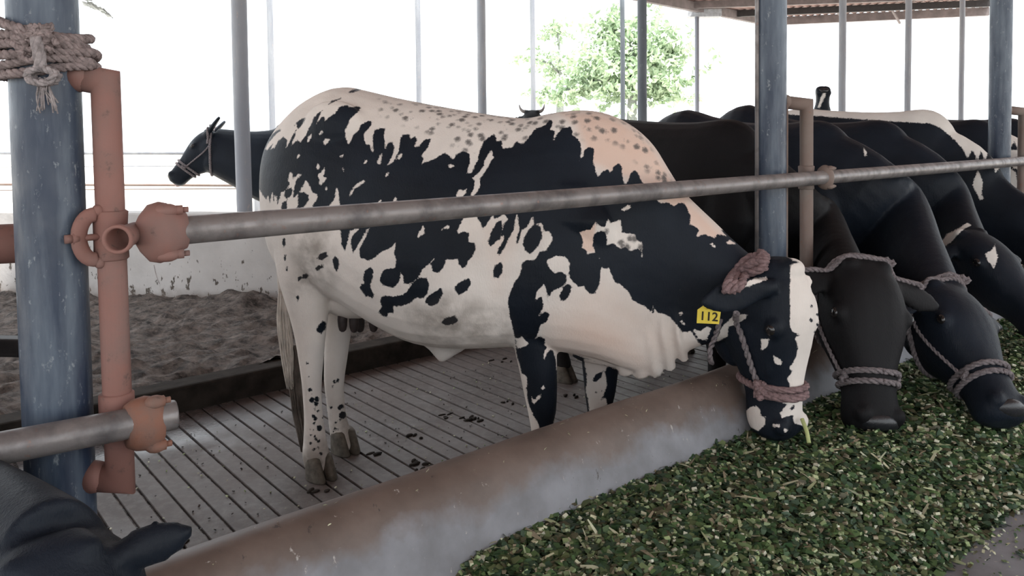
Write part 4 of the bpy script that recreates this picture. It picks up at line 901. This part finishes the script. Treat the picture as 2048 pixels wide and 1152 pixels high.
# ================================================================= the other cattle
def cow(label, tail, withers, hz, P, Mz, fh, voxel=.011, material='coat_black', base='b', layers=(), halter=True, horn=False, wid=1.0, ear=((1, .35, .15), (1, .35, .15)),
        legs=True, neckdir=None, group=None, mir=True, jaw=1.0, loc=None, collar_on=True, neck=1.0, zf=0.0, hump=0.0, rope='rope_grey', tongue=False, belly=1.0, row=False, ws=1.0, hip=0.0, crx=0.0, el=1.0, et=1.0, eu=-.06):
    tail, wi = np.array([*tail, 0.0]), np.array([*withers, 0.0]); a = nrm(wi - tail); l = V(a[1], -a[0], 0); L = np.linalg.norm(wi - tail); k = L / 1.10; kz = hz / 1.39
    if l @ (CAM - wi) < 0: l = -l
    root = thing('cow', label, 'cow', tuple(tail * .5 + wi * .5 + Z1 * zf), group)
    mb = MB(); pt = lambda s, z, t=0: tail + a * s * k + Z1 * (z * kz + zf) + l * t
    St = [(-.05, 1.20, 1.05, .04, 0), (-.03, 1.27, .92, .12, 0), (.04, 1.33, .80, .19, .1), (.14, 1.375, .70, .235, .15), (.26, 1.40, .64, .262, .2), (.40, 1.385, .58, .29, .22), (.56, 1.37, .545, .318, .25), (.72, 1.36, .535, .322, .25), (.86, 1.36, .54, .295, .25),
          (.96, 1.37, .56, .255, .28), (1.04, 1.36, .58, .21, .3), (1.11, 1.31, .62, .16, .2), (1.16, 1.22, .70, .10, .1), (1.18, 1.1, .8, .06, 0)]
    St = [(s, zt + hip * math.exp(-((s - .22) / .2) ** 2), zb, hw, eg) for s, zt, zb, hw, eg in St]
    rows = resample_rows(St, 2); mb.loft([section(pt(s, zt), pt(s, zb if belly == 1 else zt + (zb - zt) * belly), hw * wid, l, eg, .85, 30, .93) for s, zt, zb, hw, eg in rows])
    h = head_frame(P, Mz, fh)
    n0 = pt(.94, 1.02); n1 = hp(h, .10, -.15, 0); n2 = hp(h, .02, -.10, 0)
    dvec = n1 - n0; cpt = n0 + dvec * .5 + Z1 * (.05 if neckdir is None else neckdir)
    path = resample([n0, pt(1.12, .95), pt(1.29, .80, crx), n1] if row else [n0, n0 + a * .18 * k - Z1 * .01, cpt, n1], .05); m_ = len(path); rings = []
    for i, p in enumerate(path):
        t = i / (m_ - 1); T = nrm(path[min(i + 1, m_ - 1)] - path[max(i - 1, 0)])
        lt0 = l if (l @ h['r']) > 0 else l
        hr = h['r'] if h['r'] @ l > 0 else -h['r']
        lt = nrm(l * (1 - t) + hr * t); lt = nrm(lt - T * (lt @ T)); up = np.cross(T, lt); up = up if up[2] > 0 or (up @ (-h['n'])) > .3 else -up
        dv = np.interp(t, [0, .3, .6, 1], [.33, .28, .215, .16]) * neck; hw = np.interp(t, [0, .3, .6, 1], [.19, .145, .115, .10]) * neck
        rings.append(section(p + up * dv, p - up * dv, hw, lt, .05, .9, 26))
    mb.loft(rings); mb.ell(n1, (.13 * neck, .11 * neck, .11 * neck), np.eye(3), 10)
    add_head(mb, h, ws, ear=ear, jaw=jaw, el=el, et=et, eu=eu)
    if legs:
        for t0 in (.15, -.15):
            for rws, kk in (([(.13, 1.15, .16, .06), (.15, .98, .20, .10), (.17, .82, .17, .11), (.165, .70, .125, .092), (.12, .60, .085, .068), (.06, .52, .062, .052), (.045, .44, .047, .044), (.06, .33, .037, .038), (.08, .22, .034, .036), (.10, .14, .042, .044), (.115, .09, .045, .046), (.125, .07, .03, .03)], 'h'),
                            ([(1.02, 1.10, .10, .05), (1.02, .92, .15, .09), (1.0, .78, .12, .09), (.995, .66, .085, .072), (1.0, .54, .062, .058), (1.005, .44, .052, .052), (1.01, .38, .054, .054), (1.01, .31, .042, .042), (1.0, .2, .033, .036), (1.01, .13, .041, .043), (1.02, .09, .044, .045), (1.03, .07, .03, .03)], 'f')):
                rr = resample_rows(rws, 2); mb.loft([ellring(pt(s, z, t0 * wid), rs, rt, a, l, 18) for s, z, rs, rt in rr])
    mb.ell(pt(.20, 1.25, .16 * wid), (.09, .05, .07), (a, l, Z1), 9)
    body, bvh = finish_cow(root, 'body', mb, voxel, M[material], base, list(layers), (wi, l) if mir else None, dirt=lambda P3, px: np.clip((.3 + zf - P3[:, 2]) / .25, 0, 1) * .5, tv=6)
    eyes_nose(h, root, bvh, ws=ws)
    if legs:
        for t0 in (.15, -.15):
            for s in (.11, 1.025): hoof(pt(s, .07, t0 * wid), a, l, root=root) if zf == 0 else None
        tb = [pt(-.045, 1.18), pt(-.09, .95), pt(-.085, .7), pt(-.07, .5)]; mb = MB(); r_ = resample(tb, .04); mb.tube(r_, np.linspace(.028, .014, len(r_)), 10); tl = mb.build('tail', M[material], root)
        mb = MB(); rz2 = random.Random(1)
        for i in range(24):
            e_ = pt(-.06 + rz2.uniform(-.03, .03), .22 + rz2.uniform(0, .1), rz2.uniform(-.03, .03)); mb.tube([pt(-.072, .52), (pt(-.07, .36, rz2.uniform(-.03, .03)) + pt(-.07, .36)) / 2, e_], [.008, .007, .002], 5)
        mb.build('tail_switch', M['hairb'], tl)
    if horn:
        for sg in (1, -1):
            mb = MB(); b0 = hp(h, -.02, -.04, .07 * sg); o_ = h['r'] * sg; pts = resample([b0, b0 + o_ * .035 - h['n'] * .01, b0 + o_ * .06 - h['n'] * .045, b0 + o_ * .07 - h['n'] * .09], .012); mb.tube(pts, np.linspace(.024, .005, len(pts)), 10); mb.build('horn', M['horn'], root)
    if halter:
        mb = MB(); 
        for dd in (.385, .352): mb.rope([on_head(h, bvh, dd, g, .005) for g in np.linspace(0, 360, 30)], .0105, 3, .07, 6, seg=.009)
        hal_ = mb.build('halter', M[rope], root)
        for sg in (1, -1):
            mb = MB(); mb.rope([on_head(h, bvh, d, g * sg, .006) for d, g in [(.08, 108), (.15, 108), (.24, 103), (.36, 88)]], .0075, 2, .04, 6, seg=.009); mb.build('cheek_strap', M[rope], hal_)
        rz3 = random.Random(4)
        for sg in (1, -1):
            kc = on_head(h, bvh, .368, 80 * sg, .008)
            mb = MB()
            for i in range(3): mb.rope([kc + V(rz3.uniform(-.018, .018), rz3.uniform(-.014, .014), rz3.uniform(-.022, .022)) for _ in range(4)], .0085, 3, .03, 6, seg=.008)
            mb.build('knot', M[rope], hal_)
        if collar_on:
            Tn, Bn = hp(h, -.04, -.05, 0), hp(h, .24, -.27, 0)
            arcs = [(0, 360, 0, .0105), (-70, 70, .02, .010)]
            mb = collar(Tn, Bn, h['r'], bvh, arcs, 0, root, 0, .005)
            Cc = (Tn + Bn) / 2; upc = nrm(Tn - Bn); rz4 = random.Random(8); kc = surf(bvh, Cc, nrm(upc - h['r'] * .5 * (1 if h['r'] @ l > 0 else -1)), .012)
            for i in range(3): mb.rope([kc + V(rz4.uniform(-.025, .025), rz4.uniform(-.012, .012), rz4.uniform(-.02, .02)) for _ in range(4)], .009, 3, .03, 6, seg=.008)
            mb.build('neck_rope', M[rope], root)
    mb = MB(); s = h['s']
    mb.ell(hp(h, .505, -.05, 0), (.036 * s, .050 * s, .060 * s * ws), (h['n'], h['f'], h['r']), 10); mb.build('muzzle', M['nose'], root)
    return root, h, bvh
def W(*g): return ('w', np.array(g, float))
GC = 'black cattle feeding in a row behind the spotted cow'
cow('black cow with a plain black face and grey rope halter, first behind the spotted cow', (.26, 4.10), (1.03, 3.32), 1.335, atY(1742, 533, 2.58), atY(1772, 858, 2.36), (.12, -.9, .45), .0085, 'coat_brownblack',
    ear=((1, .15, .15), (1, .15, .15)), group=GC, row=True, jaw=1.15, el=1.05, wid=.88, neck=.83, ws=1.22, crx=-.17)
cow('black cow with a thin white fleck on its withers, second behind the spotted cow', (.79, 4.43), (1.54, 3.63), 1.33, atY(1905, 570, 2.78), atY(2042, 818, 2.42), (.30, -.55, .75), .010,
    layers=[W((1318,226), (1345,219), (1362,222), (1330,229)), W((1775,272), (1785,273), (1800,282), (1803,289), (1790,284), (1780,279)), W((1727,296), (1733,303), (1734,312), (1729,312))], ear=((1, .2, .2), (1, .2, .2)), group=GC, row=True, jaw=1.15, wid=.88, neck=.95, ws=1.18, hip=.05, crx=-.08)
cow('black cow with a white diamond on its forehead and a pale patch behind the poll', (1.23, 4.80), (2.03, 4.05), 1.335, atY(1950, 462, 3.5), atY(2120, 650, 3.1), (.2, -.65, .75), .011,
    layers=[W((1970,508), (1984,500), (1989,488), (1996,515), (1988,537), (1975,520)), W((1880,486), (1895,468), (1915,458), (1935,446), (1944,450), (1930,456), (1915,470), (1905,482), (1885,496))], halter=False, group=GC, row=True, wid=.88, neck=.95, hip=.085)
cow('white and black cow with a long white back line, standing behind the black row', (1.68, 5.20), (2.48, 4.44), 1.40, (2.86, 3.95, .80), (3.0, 3.6, .45), (.3, -.5, .8), .012, 'coat',
    layers=[W((1560,150), (1640,150), (1720,170), (1800,185), (1900,180), (1990,190), (2040,260), (2040,300), (1990,345), (1985,315), (1975,305), (1970,325), (1962,300), (1955,322), (1945,298), (1935,318), (1927,300), (1910,280), (1880,255), (1860,247), (1790,243), (1760,241), (1700,237), (1640,232), (1560,228)),
            W((1955,340), (1966,362), (1963,390), (1968,398), (1960,400), (1945,370))], halter=False, row=True, wid=.88, neck=.9)
cow('spotted cow with a mottled neck, right of the post at the right edge', (2.29, 5.71), (3.09, 4.95), 1.345, (3.35, 4.4, .8), (3.5, 4.05, .45), (.3, -.5, .8), .013, 'coat',
    layers=[W((2010,250), (2060,240), (2060,275), (2038,300), (2028,282), (2020,300), (2012,275)), W((2015,300), (2040,300), (2040,340), (2015,330)), W((2016,335), (2032,345), (2035,375), (2028,380), (2020,362)), W((2014,372), (2026,390), (2034,385), (2034,410), (2022,408), (2016,415)), W((2026,418), (2033,430), (2030,442)), W((2014,425), (2018,435), (2014,440)), W((2012,455), (2034,452), (2034,470), (2014,470))], halter=False, row=True)
cow('dark cow barely showing above the backs at the right edge', (2.80, 6.18), (3.60, 5.42), 1.36, (3.9, 4.85, .85), (4.05, 4.5, .5), (.3, -.5, .8), .014, halter=False, row=True)
# left, beyond the wall
lc, lh, lb_ = cow('black cow facing left beyond the low white wall, wearing a pale rope halter', (-1.05, 6.8), (-2.06, 6.77), 1.40, atY(410, 262, 6.65), atY(333, 352, 6.55), (-.75, -.12, .62), .010, ear=((.35, .0, -1), (.35, .0, -1)), neckdir=-.04, neck=1.18, jaw=1.22, el=1.15, et=1.5, eu=-.05)
mb = MB(); c = hp(lh, .52, -.12, 0); mb.ell(c, (.035, .03, .012), (lh['n'], lh['f'] * -1, lh['r']), 7); mb.build('tongue', plain('pale_tongue', (.5, .36, .34)), lc)
# bottom left, nearest
cow('black cow reaching in from the bottom left corner under the lower rail', (-2.72, 2.60), (-1.86, 1.93), 1.22, atY(100, 1135, .95), atY(190, 1765, .89), (.5, -.85, .2), .0085, halter=False, wid=.9, neck=.88, jaw=.8, neckdir=-.18, ear=((.25, 1.0, .1), (1, -.05, -.12)), et=1.6, el=.8, eu=-.07)
# far cattle over the backs
cow('dark cow facing the camera with two short horns above the spotted back', (.35, 10.2), (.28, 9.1), 1.36, atY(1064, 223, 8.55), atY(1063, 223, 8.55) + V(0, -.25, -.46), (0, -.8, .5), .014, horn=True, halter=False, material='coat_brownblack')
cow('black cow lifting its muzzle straight up above the white back line', (3.0, 8.7), (3.45, 8.0), 1.22, atY(1643, 280, 7.4) , atY(1649, 178, 7.3), (-.2, -.9, .2), .012, 'coat', halter=False,
    layers=[W((1636,215), (1641,195), (1650,182), (1652,190), (1644,205), (1640,216))])
# ------------------------------------------------------------------ green fodder in the manger
def sm(x, a, b): t = np.clip((x - a) / (b - a), 0, 1); return t * t * (3 - 2 * t)
def feed_h(k, q):
    kk = k + .05 * noise.noise(Vector((k * 2.5, 3, 0)))
    edge = .78 + .05 * noise.noise(Vector((k * 1.6, 0, 5))) + .03 * noise.noise(Vector((k * 6, 0, 9))) + .05 * (k - 1.5) * (k > 1.5) * .2
    a = sm(q, .07, .17); b = 1 - sm(q, .38, edge)
    base = .130
    st = sm(k, .30 + .10 * max(q - .1, 0), .60 + .30 * max(q - .1, 0))
    near = .0 * math.exp(-((k - 1.9) ** 2 / .15 + (q - .3) ** 2 / .03))
    h = .182 + st * (base * b ** .8 + near) + .012 * noise.noise(Vector((k * 7, q * 7, 0))) * st + .006 * noise.noise(Vector((k * 25, q * 25, 0))) * st
    lo = st * .165 * (1 - sm(q, .12, .3)) * 0
    return h - .03 * (1 - st) - .02 * (1 - sm(edge - q, 0, .04)), st * sm(edge + .03 - q, 0, .08)
mt, nt, b = mat('fodder_bed'); co = coords(nt)
c = mixc(nt, ramp(nt, nz(nt, co, 60, 5, 0.7), .35, .65), (0.014, 0.024, 0.011), (0.05, 0.075, 0.03)); nt.links.new(c, b.inputs['Base Color']); b.inputs['Roughness'].default_value = .8
bump(nt, b, nz(nt, co, 90, 5), 1, .02); M['bed'] = mt
mt, nt, b = mat('chopped_green_fodder'); at = N(nt, 'ShaderNodeAttribute', attribute_name='tint')
nt.links.new(at.outputs['Color'], b.inputs['Base Color']); b.inputs['Roughness'].default_value = .55; b.inputs['Specular IOR Level'].default_value = .35; M['chip'] = mt
mb = MB(); nk, nq = 520, 110; ks = np.linspace(.25, 9, nk); qs = np.linspace(.09, .95, nq); v = []
for k in ks:
    for q in qs: v.append(kq(k, q, feed_h(k, q)[0] - .004))
mb.add(v, [(i * nq + j, (i + 1) * nq + j, (i + 1) * nq + j + 1, i * nq + j + 1) for i in range(nk - 1) for j in range(nq - 1)])
fb = mb.build('fodder_heap', M['bed'], None, loc=tuple(kq(2, .4, .2))); fb['kind'] = 'stuff'; fb['label'] = 'heap of chopped green fodder filling the manger under the cows\' heads'; fb['category'] = 'fodder'
def chips(name, pts, sizes, tints, kinds, label, parent=None):
    vs, fs, cs = [], [], []; n = 0
    r_ = np.random.default_rng(11)
    for p, (L, Wd, T), tint, kd in zip(pts, sizes, tints, kinds):
        yaw = r_.uniform(0, 2 * math.pi); pit = r_.normal(0, .35); rol = r_.normal(0, .45)
        cyw, syw = math.cos(yaw), math.sin(yaw); X = V(cyw * math.cos(pit), syw * math.cos(pit), math.sin(pit)); Y = nrm(np.cross(V(0, math.sin(rol), math.cos(rol)), X)); Zz = np.cross(X, Y)
        if kd == 0:   # bent leaf piece
            vv = [p - X * L / 2 - Y * Wd * .3, p - X * L / 2 + Y * Wd * .3, p + Y * Wd / 2 + Zz * T, p - Y * Wd / 2 + Zz * T, p + X * L / 2 + Y * Wd * .2, p + X * L / 2 - Y * Wd * .25]
            ff = [(0, 1, 2, 3), (3, 2, 4, 5)]
        else:         # chopped stem block
            vv = [p + X * L * i + Y * Wd * j + Zz * T * kx for i in (-.5, .5) for j in (-.5, .5) for kx in (-.5, .5)]
            ff = [(0, 1, 3, 2), (4, 6, 7, 5), (0, 4, 5, 1), (2, 3, 7, 6), (0, 2, 6, 4), (1, 5, 7, 3)]
        vs += vv; fs += [tuple(i + n for i in f) for f in ff]; n += len(vv); cs += [tint] * len(vv)
    o0 = np.array(pts).mean(0); me = bpy.data.meshes.new(name); me.from_pydata((np.array(vs) - o0).tolist(), [], fs); me.materials.append(M['chip'])
    a = me.attributes.new('tint', 'FLOAT_COLOR', 'POINT'); cc = np.ones((len(vs), 4), 'f'); cc[:, :3] = np.array(cs); a.data.foreach_set('color', cc.ravel())
    o = bpy.data.objects.new(name, me); COL.objects.link(o); o.location = o0; o['kind'] = 'stuff'; o['label'] = label; o['category'] = 'fodder'; ORIG[o.name] = o0
    return o
pts, sz, tn, kd = [], [], [], []
GREEN = [(0.035, 0.075, 0.030), (0.055, 0.105, 0.040), (0.030, 0.060, 0.032), (0.075, 0.125, 0.045), (0.05, 0.085, 0.05), (0.10, 0.13, 0.055), (0.085, 0.08, 0.045)]
PALE = [(0.36, 0.40, 0.23), (0.48, 0.48, 0.33), (0.26, 0.33, 0.16), (0.54, 0.54, 0.42), (0.30, 0.26, 0.18), (0.20, 0.25, 0.13)]
def tintf(c): f = rng.uniform(.7, 1.35); return tuple(min(1, x * f) for x in c)
cnt = 0
while cnt < 62000:
    u = rng.random(); k = .3 + 8.2 * u ** 1.9; q = rng.uniform(.08, .98); h, m_ = feed_h(k, q)
    if rng.random() > (m_ ** 1.4): continue
    cnt += 1; near = 1.45 if k < 2 else 1.7; x = rng.random()
    p = kq(k, q, h + rng.uniform(-.002, .010)); 
    if x < .76: L = rng.uniform(.008, .024) * near; pts.append(p); sz.append((L, L * rng.uniform(.3, .75), rng.uniform(.001, .004))); tn.append(tintf(GREEN[rng.integers(len(GREEN))])); kd.append(0)
    elif x < .985: L = rng.uniform(.004, .0105) * near; pts.append(p); sz.append((L, L * rng.uniform(.45, .9), L * .5)); tn.append(tintf(PALE[rng.integers(len(PALE))])); kd.append(1)
    else: L = rng.uniform(.02, .05) * near; pts.append(p + Z1 * .003); sz.append((L, L * rng.uniform(.08, .2), .002)); tn.append(tintf(PALE[rng.choice([0, 1, 4])])); kd.append(0)
chips('chopped_fodder', pts, sz, tn, kd, 'loose chopped green leaves and pale stem bits on the manger heap')
# crumbs on the stall floor, the kerb and the alley
pts, sz, tn, kd = [], [], [], []
for i in range(900):
    k, q = rng.uniform(-.3, 2.8), rng.uniform(-1.9, -.08); L = rng.uniform(.003, .009); pts.append(kq(k, q, .004)); sz.append((L, L * .6, L * .4)); tn.append(tintf(PALE[rng.integers(4)]) if rng.random() < .35 else tintf((.05, .04, .035))); kd.append(1)
for i in range(60):
    k = rng.uniform(0, 2.2); j = rng.uniform(0, .06); L = rng.uniform(.006, .022); pts.append(kq(k, .0 + j, .4825 - j * .35)); sz.append((L, .003, .001)); tn.append(tintf(PALE[1])); kd.append(0)
for i in range(1500):
    k = rng.uniform(.3, 4.5); q = .76 + abs(rng.normal(0, .13)); L = rng.uniform(.004, .014); pts.append(kq(k, q, .186)); sz.append((L, L * .6, .002)); tn.append(tintf(GREEN[rng.integers(len(GREEN))] if rng.random() < .6 else PALE[rng.integers(4)])); kd.append(int(rng.random() < .4))
chips('fodder_crumbs', pts, sz, tn, kd, 'scattered crumbs of fodder and dung on the slatted floor and along the heap')
# dung on the slats
mb = MB(); rz = random.Random(2)
for (x, y, n_) in [(822, 872, 3), (835, 925, 7), (845, 937, 6), (905, 832, 4), (925, 838, 5), (960, 836, 4), (1005, 805, 3), (1152, 790, 4), (355, 1086, 4), (348, 1082, 3), (640, 985, 3), (1000, 720, 4), (745, 905, 4)]:
    for i in range(n_):
        c = atz(x + rz.uniform(-22, 22), y + rz.uniform(-5, 5), .002); mb.ell(c, (rz.uniform(.008, .022), rz.uniform(.005, .012), rz.uniform(.003, .008)), (nrm(E1 + Q1 * rz.uniform(-.6, .6)), nrm(Q1 - E1 * .2), Z1), 5)
o = mb.build('dung_clumps', M['kerb'], None); o['kind'] = 'stuff'; o['label'] = 'small dark dung clumps dotted over the slatted floor'; o['category'] = 'dung'

# ------------------------------------------------------------------ trees outside
def leafmat(name, c):
    mt, nt, b = mat(name); co = coords(nt); nt.links.new(mixc(nt, ramp(nt, nz(nt, co, 1.5, 3), .35, .65), c, tuple(min(1, x * 1.5) for x in c)), b.inputs['Base Color']); b.inputs['Roughness'].default_value = .6; return mt
M['leaf'] = leafmat('overexposed_leaves', (0.34, 0.43, 0.29)); M['bark'] = plain('pale_bark', (0.22, 0.24, 0.22), .9)  # leaf green painted paler than real leaves, to look overexposed
def tree(label, blobs, trunk, Y, n_, sz_, name='tree'):
    c0 = atY(trunk[0][0], trunk[0][1], Y); t = thing(name, label, 'tree', (c0[0], c0[1], 0))
    mb = MB(); pts = [V(c0[0], c0[1], -.05)] + [atY(x, y, Y) for x, y in trunk]; pr = resample(pts, .4); mb.tube(pr, np.linspace(.24, .05, len(pr)), 12)
    base = pts[2]
    for (x, y, rx, ry) in blobs: e = atY(x, y, Y); mb.tube(resample([base, (base + e) / 2 + Z1 * .2, e], .5), .04, 7)
    mb.build('trunk', M['bark'], t)
    mb = MB(); vs, fs = [], []; r_ = np.random.default_rng(5); tot = sum(b_[2] * b_[3] for b_ in blobs)
    for (x, y, rx, ry) in blobs:
        e = atY(x, y, Y); m_ = int(n_ * rx * ry / tot); s = Y / F
        cl = r_.normal(0, .48, (max(4, m_ // 14), 3))
        for i in range(m_):
            g = cl[r_.integers(len(cl))] + r_.normal(0, .10, 3); p = e + V(g[0] * rx * s, g[1] * rx * s * .9, g[2] * ry * s)
            d = nrm(r_.normal(0, 1, 3)); u = nrm(np.cross(d, r_.normal(0, 1, 3))); w_ = sz_ * r_.uniform(.6, 1.3); n = len(vs)
            vs += [p - d * w_, p + u * w_ * .45, p + d * w_, p - u * w_ * .45]; fs.append((n, n + 1, n + 2, n + 3))
    mb.add(vs, fs); mb.build('foliage', M['leaf'], t, smooth=False)
tree('leafy green tree in overexposed pale colour, seen between the poles at the centre right', [(1240, 130, 90, 75), (1330, 110, 60, 70), (1180, 165, 60, 40), (1110, 190, 60, 20), (1230, 60, 50, 45), (1330, 175, 50, 30), (1270, 185, 70, 25)], [(1264, 215), (1266, 160), (1264, 110), (1262, 70)], 24.0, 9000, .11)
tree('thin pale tree left of the leafy one, behind the thin pole above the horned head', [(1115, 60, 40, 25), (1100, 125, 60, 22), (1060, 115, 30, 10), (1150, 140, 50, 15)], [(1120, 215), (1122, 150), (1118, 100)], 30.0, 1500, .10)
# drooping twig top left
t = thing('hanging_twig', 'pale drooping twig with a few leaves at the top edge beside the left post', 'twig', tuple(atY(190, -120, 6.0)))
mb = MB(); pr = resample([atY(150, -260, 6), atY(165, -60, 6), atY(178, 8, 6), atY(205, 22, 6), atY(226, 36, 6)], .04); mb.tube(pr, np.linspace(.018, .004, len(pr)), 7); mb.build('stem', M['bark'], t)
vs, fs = [], []
for (x, y, s) in [(172, -4, .05), (182, 10, .055), (190, 14, .045), (206, 22, .045), (216, 30, .04), (170, 8, .04), (200, 18, .04)]:
    p = atY(x, y, 6 + rng.uniform(-.05, .05)); d = nrm(V(rng.uniform(.3, 1), rng.uniform(-.4, .4), -rng.uniform(.2, .8))); u = nrm(np.cross(d, V(.2, 1, .1))); n = len(vs)
    vs += [p - d * s, p + u * s * .5, p + d * s, p - u * s * .5 + Q1 * .01]; fs.append((n, n + 1, n + 2, n + 3))
mb = MB(); mb.add(vs, fs); mb.build('leaves', plain('grey_leaf', (.30, .31, .29)), t, smooth=False)
